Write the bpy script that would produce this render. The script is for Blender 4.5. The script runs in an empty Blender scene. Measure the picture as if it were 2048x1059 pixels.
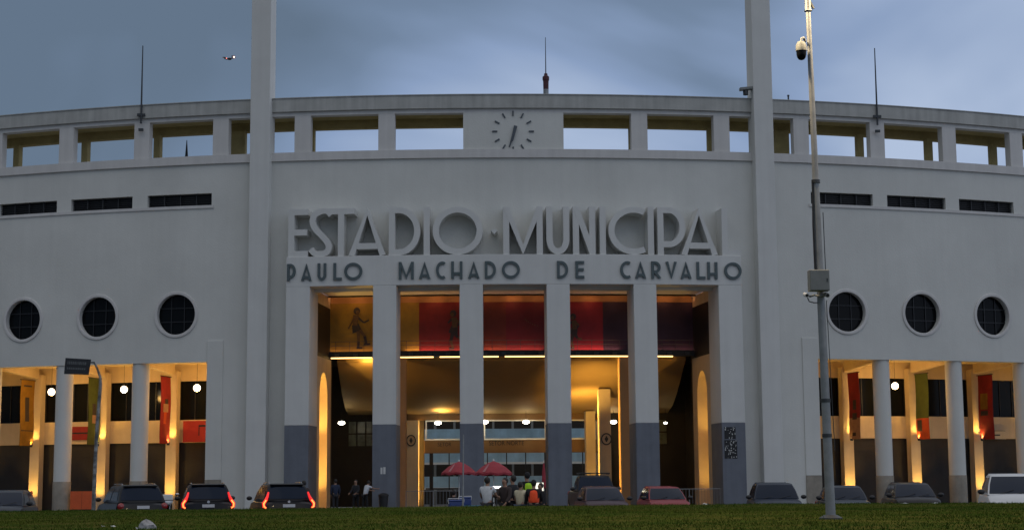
import bpy, bmesh, math, random
from math import sin, cos, pi, radians, atan2, sqrt
from mathutils import Vector, Matrix
random.seed(7)
SC = bpy.context.scene
COL = SC.collection

# ------------------------------------------------------------------ camera
F_PX, PIT, ROLL, YAW, CX, R = 3218.16, 0.134362, -0.007386, 0.030263, -2.9254, 91.431
D = 92.0                      # distance to the middle of the curved facade
CAMZ = 1.6
cam = bpy.data.cameras.new('camera')
camo = bpy.data.objects.new('camera', cam)
COL.objects.link(camo)
cam.sensor_width = 36.0
cam.lens = F_PX / 2048 * 36
cam.clip_start = 0.1
cam.clip_end = 3000
right = Vector((cos(YAW), -sin(YAW), 0))
fwd0 = Vector((sin(YAW), cos(YAW), 0))
fwd = fwd0 * cos(PIT) + Vector((0, 0, sin(PIT)))
up = -fwd0 * sin(PIT) + Vector((0, 0, cos(PIT)))
cr_, sr_ = cos(ROLL), sin(ROLL)
r2 = right * cr_ + up * sr_
u2 = right * -sr_ + up * cr_
camo.matrix_world = Matrix(((r2.x, u2.x, -fwd.x, CX), (r2.y, u2.y, -fwd.y, 0), (r2.z, u2.z, -fwd.z, CAMZ), (0, 0, 0, 1)))
SC.camera = camo

# ------------------------------------------------------------------ world, sun, exposure
world = bpy.data.worlds.new('World')
SC.world = world
world.use_nodes = True
nt = world.node_tree
nt.nodes.clear()
def N(t, **k):
    n = nt.nodes.new(t)
    for a, b in k.items(): setattr(n, a, b)
    return n
out = N('ShaderNodeOutputWorld'); bg = N('ShaderNodeBackground')
sky = N('ShaderNodeTexSky'); sky.sky_type = 'NISHITA'; sky.sun_disc = False
sky.sun_elevation = radians(4); sky.sun_rotation = radians(150); sky.air_density = 1.3; sky.dust_density = 2.0; sky.ozone_density = 3.0
tc = N('ShaderNodeTexCoord')
sep = N('ShaderNodeSeparateXYZ')
nt.links.new(tc.outputs['Generated'], sep.inputs[0])
# cloud layer: noise stretched along the horizon
mp = N('ShaderNodeMapping'); mp.inputs['Scale'].default_value = (2.6, 2.6, 5.0); mp.inputs['Location'].default_value = (0.35, 0.1, 0.6); mp.inputs['Rotation'].default_value = (0, 0.35, 0)
nt.links.new(tc.outputs['Generated'], mp.inputs[0])
nz = N('ShaderNodeTexNoise'); nz.inputs['Scale'].default_value = 1.5; nz.inputs['Detail'].default_value = 4; nz.inputs['Roughness'].default_value = 0.42; nz.inputs['Distortion'].default_value = 0.5
nt.links.new(mp.outputs[0], nz.inputs['Vector'])
ma = N('ShaderNodeMath', operation='MULTIPLY_ADD')       # brighter towards the right (east) of the view
nt.links.new(sep.outputs['X'], ma.inputs[0]); ma.inputs[1].default_value = 0.72; nt.links.new(nz.outputs['Fac'], ma.inputs[2])
ramp = N('ShaderNodeValToRGB')
nt.links.new(ma.outputs[0], ramp.inputs[0])
cr = ramp.color_ramp
cr.elements[0].position = 0.30; cr.elements[0].color = (0.13, 0.183, 0.262, 1)
cr.elements[1].position = 0.78; cr.elements[1].color = (0.46, 0.56, 0.75, 1)
e = cr.elements.new(0.47); e.color = (0.175, 0.245, 0.365, 1)
e = cr.elements.new(0.60); e.color = (0.27, 0.365, 0.56, 1)
sk = N('ShaderNodeMix', data_type='RGBA', blend_type='MIX'); sk.inputs['Factor'].default_value = 0.93
sc_ = N('ShaderNodeVectorMath', operation='SCALE'); sc_.inputs['Scale'].default_value = 0.08
nt.links.new(sky.outputs[0], sc_.inputs[0])
nt.links.new(sc_.outputs[0], sk.inputs['A']); 
# zenith is a little brighter than the band near the horizon
mz = N('ShaderNodeMapRange'); mz.inputs['From Min'].default_value = 0.3; mz.inputs['From Max'].default_value = 0.9; mz.inputs['To Min'].default_value = 1.0; mz.inputs['To Max'].default_value = 1.5
nt.links.new(sep.outputs['Z'], mz.inputs['Value'])
sc2 = N('ShaderNodeVectorMath', operation='SCALE')
nt.links.new(ramp.outputs[0], sc2.inputs[0]); nt.links.new(mz.outputs[0], sc2.inputs['Scale'])
zn = N('ShaderNodeMix', data_type='RGBA'); zf = N('ShaderNodeMapRange'); zf.inputs['From Min'].default_value = 0.35; zf.inputs['From Max'].default_value = 0.8
nt.links.new(sep.outputs['Z'], zf.inputs['Value']); nt.links.new(zf.outputs[0], zn.inputs['Factor'])
nt.links.new(sc2.outputs[0], zn.inputs['A']); zn.inputs['B'].default_value = (0.60, 0.60, 0.62, 1)     # cloud overhead lit by the city
nt.links.new(zn.outputs['Result'], sk.inputs['B'])
nt.links.new(sk.outputs['Result'], bg.inputs[0]); bg.inputs[1].default_value = 1.0
nt.links.new(bg.outputs[0], out.inputs[0])
sun = bpy.data.lights.new('sun', 'SUN'); sun.energy = 0.12; sun.angle = radians(50); sun.color = (1.0, 0.95, 0.9)
suno = bpy.data.objects.new('sun', sun); COL.objects.link(suno)
suno.rotation_euler = (radians(38), 0, radians(-20)); suno.location = (0, 0, 60)
vs = SC.view_settings
vs.view_transform = 'Standard'; vs.look = 'None'; vs.exposure = 0.0; vs.gamma = 1.0; vs.use_curve_mapping = False

# ------------------------------------------------------------------ helpers
def W(s, dr, z):
    a = s / R; r = R + dr
    return (r * sin(a), D + R - r * cos(a), z)
def ray(px, py):
    X, Y = px - 1024, py - 529.5
    X, Y = cr_ * X + sr_ * Y, -sr_ * X + cr_ * Y
    return r_dir(X / F_PX, -Y / F_PX)
def r_dir(x, u):
    return right * x + up * u + fwd
def at(px, py, Y):                       # point of the photo at depth Y
    d = ray(px, py); t = Y / d.y
    return Vector((CX + t * d.x, Y, CAMZ + t * d.z))
def on(px, py, dr):                      # point on the cylinder at offset dr: (s, z)
    d = ray(px, py); r = R + dr
    a = d.x * d.x + d.y * d.y; b = 2 * (CX * d.x - (D + R) * d.y); c = CX * CX + (D + R) ** 2 - r * r
    t = (-b - sqrt(b * b - 4 * a * c)) / (2 * a)
    return atan2(CX + t * d.x, D + R - t * d.y) * R, CAMZ + t * d.z

def new(name, data=None, parent=None):
    o = bpy.data.objects.new(name, data); COL.objects.link(o)
    if parent: o.parent = parent
    return o
def wloc(o):
    v = Vector((0, 0, 0))
    while o is not None:
        v = v + o.location; o = o.parent
    return v
def tag(o, label=None, cat=None, group=None, kind=None):
    if label: o['label'] = label
    if cat: o['category'] = cat
    if group: o['group'] = group
    if kind: o['kind'] = kind
    return o
def thing(name, label, cat, loc=(0, 0, 0), rz=0.0, group=None):
    o = new(name); o.location = loc; o.rotation_euler = (0, 0, rz); o.empty_display_size = 0.3
    return tag(o, label, cat, group)
def copy_tree(o, parent=None):
    c = o.copy(); COL.objects.link(c)
    if parent: c.parent = parent
    for ch in list(o.children): copy_tree(ch, c)
    return c

class MB:
    def __init__(self): self.v = []; self.f = []; self.sm = False
    def add(self, vs, fs):
        b = len(self.v); self.v += [tuple(p) for p in vs]; self.f += [tuple(i + b for i in f) for f in fs]; return self
    def box(self, x0, x1, y0, y1, z0, z1):
        return self.add([(x0, y0, z0), (x1, y0, z0), (x1, y1, z0), (x0, y1, z0), (x0, y0, z1), (x1, y0, z1), (x1, y1, z1), (x0, y1, z1)],
                        [(0, 3, 2, 1), (4, 5, 6, 7), (0, 1, 5, 4), (1, 2, 6, 5), (2, 3, 7, 6), (3, 0, 4, 7)])
    def block(self, s0, s1, z0, z1, d0, d1, step=0.5):     # curved block between arc positions s0..s1
        n = max(1, int(abs(s1 - s0) / step + 0.5)); vs = []; fs = []
        for i in range(n + 1):
            s = s0 + (s1 - s0) * i / n
            vs += [W(s, d0, z0), W(s, d0, z1), W(s, d1, z1), W(s, d1, z0)]
        for i in range(n):
            a = 4 * i; b = a + 4
            fs += [(a, b, b + 1, a + 1), (a + 1, b + 1, b + 2, a + 2), (a + 2, b + 2, b + 3, a + 3), (a + 3, b + 3, b, a)]
        fs += [(0, 1, 2, 3), (4 * n + 3, 4 * n + 2, 4 * n + 1, 4 * n)]
        return self.add(vs, fs)
    def tube(self, pts, rad, n=10, caps=True):
        pts = [Vector(p) for p in pts]; m = len(pts)
        if not isinstance(rad, (list, tuple)): rad = [rad] * m
        vs = []; fs = []; prev = None
        for i, p in enumerate(pts):
            t = (pts[min(i + 1, m - 1)] - pts[max(i - 1, 0)]).normalized()
            if prev is None:
                a = Vector((1, 0, 0)) if abs(t.x) < 0.9 else Vector((0, 1, 0))
                u = t.cross(a).normalized()
            else:
                u = (prev - t * prev.dot(t)).normalized()
            prev = u; w = t.cross(u)
            for k in range(n):
                an = 2 * pi * k / n
                vs.append(p + (u * cos(an) + w * sin(an)) * rad[i])
        for i in range(m - 1):
            for k in range(n):
                a = i * n + k; b = i * n + (k + 1) % n
                fs.append((a, b, b + n, a + n))
        if caps:
            fs.append(tuple(range(n - 1, -1, -1))); fs.append(tuple((m - 1) * n + k for k in range(n)))
        return self.add(vs, fs)
    def lathe(self, prof, c=(0, 0, 0), n=24, sx=1, sy=1):
        vs = []; fs = []
        for r, z in prof:
            for k in range(n):
                an = 2 * pi * k / n; vs.append((c[0] + r * cos(an) * sx, c[1] + r * sin(an) * sy, c[2] + z))
        for i in range(len(prof) - 1):
            for k in range(n):
                a = i * n + k; b = i * n + (k + 1) % n; fs.append((a, b, b + n, a + n))
        fs.append(tuple(range(n - 1, -1, -1))); fs.append(tuple((len(prof) - 1) * n + k for k in range(n)))
        return self.add(vs, fs)
    def ball(self, c, r, nu=16, nv=10, sc=(1, 1, 1)):
        prof = [(r * sin(pi * i / nv) + 1e-4, -r * cos(pi * i / nv)) for i in range(nv + 1)]
        b = len(self.v); self.lathe([(p, q * sc[2]) for p, q in prof], c, nu, sc[0], sc[1]); return self
    def quad(self, a, b, c, d): return self.add([a, b, c, d], [(0, 1, 2, 3)])
    def slab(self, quad_pts, th):              # quad with thickness along its normal
        q = [Vector(p) for p in quad_pts]; nn = (q[1] - q[0]).cross(q[3] - q[0]).normalized() * th
        return self.add([*q, *[p - nn for p in q]], [(0, 1, 2, 3), (7, 6, 5, 4), (0, 4, 5, 1), (1, 5, 6, 2), (2, 6, 7, 3), (3, 7, 4, 0)])
    def build(self, name, mat, parent=None, local=False, smooth=None, bevel=0):
        off = Vector((0, 0, 0))
        if parent is not None and not local: off = wloc(parent)
        me = bpy.data.meshes.new(name)
        me.from_pydata([(p[0] - off.x, p[1] - off.y, p[2] - off.z) for p in self.v], [], self.f)
        bm = bmesh.new(); bm.from_mesh(me)
        bmesh.ops.recalc_face_normals(bm, faces=bm.faces)
        bm.to_mesh(me); bm.free()
        me.materials.append(mat)
        if smooth or (smooth is None and self.sm):
            for p in me.polygons: p.use_smooth = True
            try: me.set_sharp_from_angle(angle=radians(38))
            except Exception: pass
        o = new(name, me, parent)
        if bevel:
            m = o.modifiers.new('bevel', 'BEVEL'); m.width = bevel; m.segments = 2; m.limit_method = 'ANGLE'
        return o

# ------------------------------------------------------------------ materials
def mat(name, col, rough=0.8, noise=0.0, nscale=3.0, bump=0.0, bscale=30.0, metal=0.0, spec=0.5, emit=None, es=0.0, streak=0.0, coat=0.0, col2=None):
    m = bpy.data.materials.new(name); m.use_nodes = True
    t = m.node_tree; b = t.nodes['Principled BSDF']
    b.inputs['Base Color'].default_value = (*col, 1); b.inputs['Roughness'].default_value = rough; b.inputs['Metallic'].default_value = metal
    b.inputs['Specular IOR Level'].default_value = spec; b.inputs['Coat Weight'].default_value = coat
    if emit: b.inputs['Emission Color'].default_value = (*emit, 1); b.inputs['Emission Strength'].default_value = es
    if noise > 0 or streak > 0 or bump > 0:
        g = t.nodes.new('ShaderNodeNewGeometry')
    if noise > 0 or streak > 0:
        n1 = t.nodes.new('ShaderNodeTexNoise'); n1.inputs['Scale'].default_value = nscale; n1.inputs['Detail'].default_value = 8; n1.inputs['Roughness'].default_value = 0.6
        t.links.new(g.outputs['Position'], n1.inputs['Vector'])
        mr = t.nodes.new('ShaderNodeMapRange'); mr.inputs['From Min'].default_value = 0.3; mr.inputs['From Max'].default_value = 0.7
        mr.inputs['To Min'].default_value = 1 - noise; mr.inputs['To Max'].default_value = 1 + noise * 0.5
        t.links.new(n1.outputs['Fac'], mr.inputs['Value'])
        last = mr.outputs[0]
        if streak > 0:                     # rain streaks: noise squeezed sideways, stretched vertically
            mp = t.nodes.new('ShaderNodeMapping'); mp.inputs['Scale'].default_value = (2.2, 2.2, 0.10)
            t.links.new(g.outputs['Position'], mp.inputs[0])
            n2 = t.nodes.new('ShaderNodeTexNoise'); n2.inputs['Scale'].default_value = 1.3; n2.inputs['Detail'].default_value = 6
            t.links.new(mp.outputs[0], n2.inputs['Vector'])
            m2 = t.nodes.new('ShaderNodeMapRange'); m2.inputs['From Min'].default_value = 0.35; m2.inputs['From Max'].default_value = 0.75
            m2.inputs['To Min'].default_value = 1.0; m2.inputs['To Max'].default_value = 1 - streak
            t.links.new(n2.outputs['Fac'], m2.inputs['Value'])
            mu = t.nodes.new('ShaderNodeMath'); mu.operation = 'MULTIPLY'
            t.links.new(last, mu.inputs[0]); t.links.new(m2.outputs[0], mu.inputs[1]); last = mu.outputs[0]
        sc = t.nodes.new('ShaderNodeVectorMath'); sc.operation = 'SCALE'
        if col2:
            mx = t.nodes.new('ShaderNodeMix'); mx.data_type = 'RGBA'
            mx.inputs['A'].default_value = (*col, 1); mx.inputs['B'].default_value = (*col2, 1)
            n3 = t.nodes.new('ShaderNodeTexNoise'); n3.inputs['Scale'].default_value = nscale * 0.35; n3.inputs['Detail'].default_value = 5
            t.links.new(g.outputs['Position'], n3.inputs['Vector'])
            m3 = t.nodes.new('ShaderNodeMapRange'); m3.inputs['From Min'].default_value = 0.4; m3.inputs['From Max'].default_value = 0.62
            t.links.new(n3.outputs['Fac'], m3.inputs['Value']); t.links.new(m3.outputs[0], mx.inputs['Factor'])
            t.links.new(mx.outputs['Result'], sc.inputs[0])
        else: sc.inputs[0].default_value = col
        t.links.new(last, sc.inputs['Scale']); t.links.new(sc.outputs[0], b.inputs['Base Color'])
    if bump > 0:
        n4 = t.nodes.new('ShaderNodeTexNoise'); n4.inputs['Scale'].default_value = bscale; n4.inputs['Detail'].default_value = 4
        t.links.new(g.outputs['Position'], n4.inputs['Vector'])
        bp = t.nodes.new('ShaderNodeBump'); bp.inputs['Strength'].default_value = bump; bp.inputs['Distance'].default_value = 0.02
        t.links.new(n4.outputs['Fac'], bp.inputs['Height']); t.links.new(bp.outputs[0], b.inputs['Normal'])
    return m
M = {}
M['wall'] = mat('wall_paint', (0.63, 0.63, 0.588), 0.9, 0.09, 0.28, 0.45, 11, streak=0.035)
M['trim'] = mat('trim_paint', (0.62, 0.605, 0.58), 0.88, 0.06, 0.8, 0.2, 14, streak=0.10)
M['cornice'] = mat('cornice_paint', (0.46, 0.46, 0.43), 0.9, 0.14, 0.9, 0.25, 14, streak=0.22)
M['pillar'] = mat('pillar_paint', (0.64, 0.64, 0.61), 0.85, 0.05, 0.7, 0.2, 14, streak=0.06)
M['dado'] = mat('grey_dado_paint', (0.15, 0.165, 0.195), 0.75, 0.14, 1.2, 0.2, 14, streak=0.18)
M['base_stone'] = mat('column_base_stone', (0.30, 0.27, 0.22), 0.85, 0.2, 2.5, 0.4, 20, streak=0.2)
M['soffit'] = mat('soffit_warm_glow', (0.40, 0.32, 0.14), 0.9, 0.2, 1.5, 0.2, 10)  # yellow of warm light on the underside, put into the base colour
M['cream'] = mat('cream_paint', (0.62, 0.50, 0.33), 0.85, 0.10, 1.2, 0.2, 14, streak=0.08)
M['tan'] = mat('tan_paint', (0.42, 0.24, 0.11), 0.85, 0.1, 1.0, 0.2, 12)
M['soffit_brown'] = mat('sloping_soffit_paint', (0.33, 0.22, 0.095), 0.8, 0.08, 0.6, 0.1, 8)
M['black'] = mat('black_paint', (0.012, 0.012, 0.013), 0.5, 0.2, 4)
M['darkglass'] = mat('dark_glass', (0.006, 0.007, 0.008), 0.12, spec=0.10)
M['darkbar'] = mat('window_bar', (0.013, 0.014, 0.017), 0.5, 0.1, 4)
M['louvre'] = mat('louvre_grille', (0.025, 0.027, 0.03), 0.6, 0.3, 3)
M['shutter'] = mat('brown_shutter', (0.030, 0.026, 0.022), 0.7, 0.25, 1.4, 0.2, 20, streak=0.2)
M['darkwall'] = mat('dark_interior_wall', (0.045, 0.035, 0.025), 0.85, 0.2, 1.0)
M['green_letter'] = mat('verdigris_letter', (0.085, 0.115, 0.12), 0.6, 0.2, 6)
M['clock'] = mat('clock_metal', (0.07, 0.085, 0.10), 0.5, 0.1, 4)
M['steel'] = mat('galvanised_steel', (0.28, 0.295, 0.305), 0.55, 0.2, 6, metal=0.3, streak=0.2)
M['steel_dark'] = mat('dark_steel', (0.05, 0.055, 0.06), 0.5, 0.2, 6, metal=0.4)
M['rust'] = mat('red_rust_paint', (0.07, 0.018, 0.025), 0.7, 0.2, 5)
M['cabinet'] = mat('cabinet_paint', (0.20, 0.21, 0.20), 0.6, 0.15, 5)
M['white'] = mat('white_plastic', (0.75, 0.75, 0.72), 0.5, 0.05, 5)
M['paper'] = mat('paper', (0.6, 0.6, 0.58), 0.9, 0.1, 8)
M['globe'] = mat('lit_globe', (0.9, 0.85, 0.75), 0.4, emit=(1.0, 0.80, 0.52), es=9)
M['led'] = mat('lit_strip', (0.9, 0.8, 0.5), 0.4, emit=(1.0, 0.60, 0.20), es=3.2)
M['cool_lamp'] = mat('lit_ceiling_lamp', (0.9, 0.9, 0.9), 0.4, emit=(1.0, 0.93, 0.72), es=16)
M['blue_stand'] = mat('blue_stand_paint', (0.42, 0.62, 0.74), 0.7, 0.25, 0.8, streak=0.15)
M['asphalt'] = mat('asphalt', (0.045, 0.045, 0.047), 0.9, 0.25, 2, 0.4, 60)
M['paving'] = mat('plaza_paving', (0.13, 0.125, 0.12), 0.85, 0.25, 1.5, 0.3, 30)
M['kerb'] = mat('kerb_stone', (0.28, 0.27, 0.25), 0.85, 0.2, 4)
M['grassground'] = mat('grass_ground', (0.045, 0.068, 0.013), 1.0, 0.3, 3.5, 0.6, 40, spec=0.0, col2=(0.09, 0.085, 0.022))
M['tyre'] = mat('tyre_rubber', (0.015, 0.015, 0.015), 0.8, 0.1, 10)
M['rim'] = mat('wheel_rim', (0.35, 0.35, 0.36), 0.3, metal=0.8)
M['chrome'] = mat('chrome', (0.6, 0.6, 0.62), 0.15, metal=1.0)
M['carglass'] = mat('car_glass', (0.005, 0.013, 0.030), 0.1, spec=0.16)
M['lens'] = mat('lamp_lens', (0.55, 0.56, 0.58), 0.1, spec=0.8)
M['redlens'] = mat('red_lens', (0.25, 0.01, 0.01), 0.15, spec=0.8)
M['tail_on'] = mat('lit_tail_lamp', (0.8, 0.03, 0.02), 0.3, emit=(1.0, 0.02, 0.02), es=0.8)
M['tail_hot'] = mat('lit_tail_core', (1, 0.3, 0.1), 0.3, emit=(1.0, 0.34, 0.06), es=1.8)
M['plate'] = mat('number_plate', (0.55, 0.56, 0.58), 0.5, 0.1, 30)
M['umbrella'] = mat('red_umbrella_fabric', (0.30, 0.022, 0.035), 0.7, 0.15, 4)
M['skin'] = mat('skin', (0.30, 0.17, 0.11), 0.6)
M['hair'] = mat('dark_hair', (0.015, 0.012, 0.010), 0.7)

# ------------------------------------------------------------------ ground
def grid_sheet(name, xs, ys, zf, m, label=None, kind='structure'):
    mb = MB(); nx = len(xs)
    vs = [(x, y, zf(x, y)) for y in ys for x in xs]
    fs = [(j * nx + i, j * nx + i + 1, (j + 1) * nx + i + 1, (j + 1) * nx + i) for j in range(len(ys) - 1) for i in range(nx - 1)]
    mb.add(vs, fs); mb.sm = True
    o = mb.build(name, m); tag(o, label, None, None, kind); return o
mb = MB(); mb.add([(-900, -300, -0.02), (900, -300, -0.02), (900, 1200, -0.02), (-900, 1200, -0.02)], [(0, 1, 2, 3)])
tag(mb.build('ground', M['paving']), 'wide paved ground around the stadium', kind='structure')
mb = MB(); mb.box(-140, 140, 51.6, 74, -0.3, 0.004)
tag(mb.build('road', M['asphalt']), 'dark asphalt road and parking strip in front of the stadium', kind='structure')
mb = MB(); mb.box(-140, 140, 74, 74.25, -0.2, 0.13); mb.box(-140, 140, 74.25, 91.0, -0.2, 0.10)
tag(mb.build('pavement', M['paving']), 'paved forecourt before the portico', kind='structure')
mb = MB()
for i in range(-14, 15):
    x = i * 2.7; mb.box(x - 0.06, x + 0.06, 58.6, 64.4, 0.004, 0.009)
tag(mb.build('parking_markings', mat('road_paint', (0.5, 0.5, 0.48), 0.8, 0.3, 6)), 'white parking bay lines on the asphalt', kind='structure')
import mathutils.noise as mn
def lawn_z(x, y):
    t = min(1, max(0, (y - 46.3) / 5.0)); e = (1 - t * t * (3 - 2 * t))
    t0 = min(1, max(0, (y + 4) / 10)); 
    z = 0.93 + 0.035 * mn.noise((x * 0.16, y * 0.16, 0)) + 0.02 * mn.noise((x * 0.7, y * 0.7, 3)) - 0.10 * max(0, abs(x + 1) - 12) / 30
    return z * e
xs = [-60 + i * 0.6 for i in range(201)]; ys = [-12 + j * 0.5 for j in range(129)]
grid_sheet('lawn_ground', xs, ys, lawn_z, M['grassground'], 'raised lawn bank between the camera and the street')
mb = MB(); mb.box(-60, 60, 51.45, 51.6, -0.2, 0.14)
tag(mb.build('kerb', M['kerb']), 'stone kerb along the foot of the lawn', kind='structure')
# grass blades, one uncountable mass
gm = mat('grass_blades', (0.042, 0.078, 0.012), 1.0, 0.25, 0.6, spec=0.0, col2=(0.09, 0.11, 0.018))
vs = []; fs = []
for i in range(75000):
    y = 20.0 + (random.random() ** 0.8) * 29.0
    x = CX + 0.03 * y + (random.random() * 2 - 1) * (y * 0.345)
    c = mn.noise((x * 0.6, y * 0.6, 9))
    h = random.uniform(0.02, 0.045) * (1 + 0.9 * max(0, c)); 
    if random.random() < 0.02: h *= 1.9
    w = random.uniform(0.006, 0.013); a = random.uniform(0, pi)
    z = lawn_z(x, y) - 0.004; lx, ly = random.gauss(0, h * 0.45), random.gauss(0, h * 0.45)
    b = len(vs)
    vs += [(x - w * cos(a), y - w * sin(a), z), (x + w * cos(a), y + w * sin(a), z), (x + lx, y + ly, z + h)]
    fs.append((b, b + 1, b + 2))
mb = MB(); mb.v = vs; mb.f = fs
tag(mb.build('grass', gm), 'short green grass covering the lawn bank', 'grass', kind='stuff')

# ------------------------------------------------------------------ stadium
ST = thing('stadium', 'pale curved stadium facade with tall portico, round windows and rooftop colonnade', 'stadium', (0, D, 0))
def part(mb, name, m, parent=ST, **k): return mb.build(name, M[m] if isinstance(m, str) else m, parent, **k)
SE = 52.0
PITCH = 4.98
ZS0, ZS1, ZL, ZC, ZT = 20.33, 20.83, 23.02, 23.27, 24.05
TH = 0.5
rounds = [19.9 + PITCH * k for k in range(6)]
slots = [(17.84 + PITCH * k, 21.86 + PITCH * k) for k in range(6)]
wopen = [22.27 + 4.97 * k for k in range(6)]      # round columns of the wings
def hole_cell(mb, sc, zc, half, r, d0, d1, n=48):
    vs = []; fs = []
    for k in range(n):
        a = 2 * pi * (k + 0.5) / n; ca, sa = cos(a), sin(a)
        q = half / max(abs(ca), abs(sa))
        vs += [W(sc + q * ca, d0, zc + q * sa), W(sc + r * ca, d0, zc + r * sa), W(sc + r * ca, d1, zc + r * sa)]
    for k in range(n):
        a = 3 * k; b = 3 * ((k + 1) % n)
        fs += [(a, b, b + 1, a + 1), (a + 1, b + 1, b + 2, a + 2)]
        # fill the corner triangle where the square boundary turns
    mb.add(vs, fs)
    for sx in (-1, 1):
        for sz in (-1, 1):
            a0 = pi / 4 if (sx > 0 and sz > 0) else (3 * pi / 4 if sz > 0 else (5 * pi / 4 if sx < 0 else 7 * pi / 4))
            lo = (a0 * n / (2 * pi)) - 0.5; k0 = int(math.floor(lo)); k1 = k0 + 1
            pts = []
            for k in (k0, k1):
                a = 2 * pi * (k + 0.5) / n; q = half / max(abs(cos(a)), abs(sin(a)))
                pts.append(W(sc + q * cos(a), d0, zc + q * sin(a)))
            if abs(lo - round(lo)) > 1e-6:
                mb.add([pts[0], pts[1], W(sc + sx * half, d0, zc + sz * half)], [(0, 1, 2)])
def wall_mesh():
    mb = MB()
    for sg in (-1, 1):
        def blk(a, b, z0, z1, d0=0.0, d1=-TH):
            a, b = (a, b) if sg > 0 else (-b, -a); mb.block(a, b, z0, z1, d0, d1)
        blk(17.0, SE, 18.60, ZS0); blk(17.0, SE, 12.97, 17.86); blk(17.0, SE, 8.67, 9.97)
        prev = 17.0
        for a, b in slots: blk(prev, a, 17.86, 18.60); prev = b
        blk(prev, SE, 17.86, 18.60)
        prev = 17.0
        for c in rounds: blk(prev, c - 1.5, 9.97, 12.97); hole_cell(mb, sg * c, 11.47, 1.5, 1.2, 0.0, -TH); prev = c + 1.5
        blk(prev, SE, 9.97, 12.97)
        blk(13.0, 17.0, 0, ZS0)                          # solid wall between portico and wing
    mb.block(-13.0, 13.0, 12.60, ZS0, 0.0, -TH)
    return mb
part(wall_mesh(), 'facade_wall', 'wall')
for sg in (-1, 1):
    a, b = (16.97, 17.94) if sg > 0 else (-17.94, -16.97)
    p = part(MB().block(a, b, 1.89, 9.9, 0.06, -0.9), 'pilaster', 'wall', bevel=0.02)
    part(MB().block(a, b, 0, 1.885, 0.065, -0.9), 'base_band', 'base_stone', p)
# lintel beam of the wings below the wall (deep soffit)
mb = MB()
for sg in (-1, 1):
    a, b = (17.94, SE) if sg > 0 else (-SE, -17.94)
    mb.block(a, b, 8.671, 9.3, -TH - 0.002, -1.1)
part(mb, 'wing_beam', 'cream')
# sill band, cornice, string course
part(MB().block(-SE, SE, ZS0, ZS1, 0.13, -TH), 'sill_band', 'trim')
part(MB().block(-SE, SE, ZC, ZT, 0.16, -TH), 'cornice', 'cornice')
part(MB().block(-SE, SE, ZT, ZT + 0.05, 0.21, -2.9), 'roof_coping', 'cornice')
part(MB().block(-SE, SE, ZL, ZC, 0.0, -TH), 'colonnade_lintel', 'trim')
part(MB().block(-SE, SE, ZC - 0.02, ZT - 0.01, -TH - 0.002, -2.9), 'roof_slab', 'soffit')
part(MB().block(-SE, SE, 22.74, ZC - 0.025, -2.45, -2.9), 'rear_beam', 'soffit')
part(MB().block(-SE, SE, ZS0 - 0.1, ZS1 - 0.25, -TH - 0.002, -3.2), 'terrace_deck', 'wall')
for sg in (-1, 1):
    a, b = (17.7, SE) if sg > 0 else (-SE, -17.7)
    part(MB().block(a, b, 17.70, 17.875, 0.07, 0.001), 'string_course', 'trim')
# colonnade windows: piers between openings
wins = [(2.93 + 4.97 * k, 6.93 + 4.97 * k) for k in range(10)]
part(MB().block(-2.93, 2.93, ZS1, ZL, 0.0, -TH), 'clock_panel', 'wall')
for sg in (-1, 1):
    for k, (a, b) in enumerate(wins):
        nx = wins[k + 1][0] if k + 1 < len(wins) else b + 1
        s0, s1 = (b, nx) if sg > 0 else (-nx, -b)
        part(MB().block(s0, s1, ZS1, ZL, 0.0, -TH), 'colonnade_pier', 'trim', bevel=0.015)
        w = 0.45 if k == 2 else 0.21
        c = sg * (b + nx) / 2
        if k == 2: c = sg * 17.0
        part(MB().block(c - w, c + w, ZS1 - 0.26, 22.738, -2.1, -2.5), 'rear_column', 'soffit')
# slot windows, round windows
for sg in (-1, 1):
    for k, (a, b) in enumerate(slots):
        s0, s1 = (a, b) if sg > 0 else (-b, -a)
        p = part(MB().block(s0 - 0.05, s1 + 0.05, 17.8, 18.66, -0.36, -0.42), 'slot_window', 'black')
        g = MB()
        for j in range(6): 
            z = 17.93 + j * 0.115; g.block(s0 + 0.005, s1 - 0.005, z, z + 0.02, -0.2, -0.30, 1.0)
        for j in range(1, 4):
            s = s0 + (s1 - s0) * j / 4; g.block(s - 0.03, s + 0.03, 17.865, 18.595, -0.17, -0.31)
        part(g, 'louvre', 'louvre', p)
    for k, c in enumerate(rounds):
        c = sg * c
        ring = MB(); n = 56; prof = [(1.175, -0.12), (1.175, 0.05), (1.20, 0.075), (1.33, 0.075), (1.36, 0.05), (1.36, -0.01)]
        vs = []; fs = []
        for i in range(n):
            an = 2 * pi * i / n
            for (rr, dd) in prof: vs.append(W(c + rr * cos(an), dd, 11.47 + rr * sin(an)))
        L = len(prof)
        for i in range(n):
            for j in range(L - 1):
                a0 = i * L + j; b0 = ((i + 1) % n) * L + j; fs.append((a0, b0, b0 + 1, a0 + 1))
        ring.add(vs, fs); ring.sm = True
        fr = part(ring, 'round_window', 'trim')
        disc = MB(); n = 40
        vs = [W(c + 1.25 * cos(2 * pi * i / n), -0.33, 11.47 + 1.25 * sin(2 * pi * i / n)) for i in range(n)]
        disc.add(vs, [tuple(range(n))]); part(disc, 'pane', 'darkglass', fr)
        bars = MB()
        for q in (-0.4, 0.4):
            h = sqrt(1.19 ** 2 - q * q)
            bars.block(c + q - 0.025, c + q + 0.025, 11.47 - h, 11.47 + h, -0.27, -0.325)
            bars.block(c - h, c + h, 11.47 + q - 0.025, 11.47 + q + 0.025, -0.265, -0.322)
        part(bars, 'glazing_bar', 'darkbar', fr)
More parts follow.
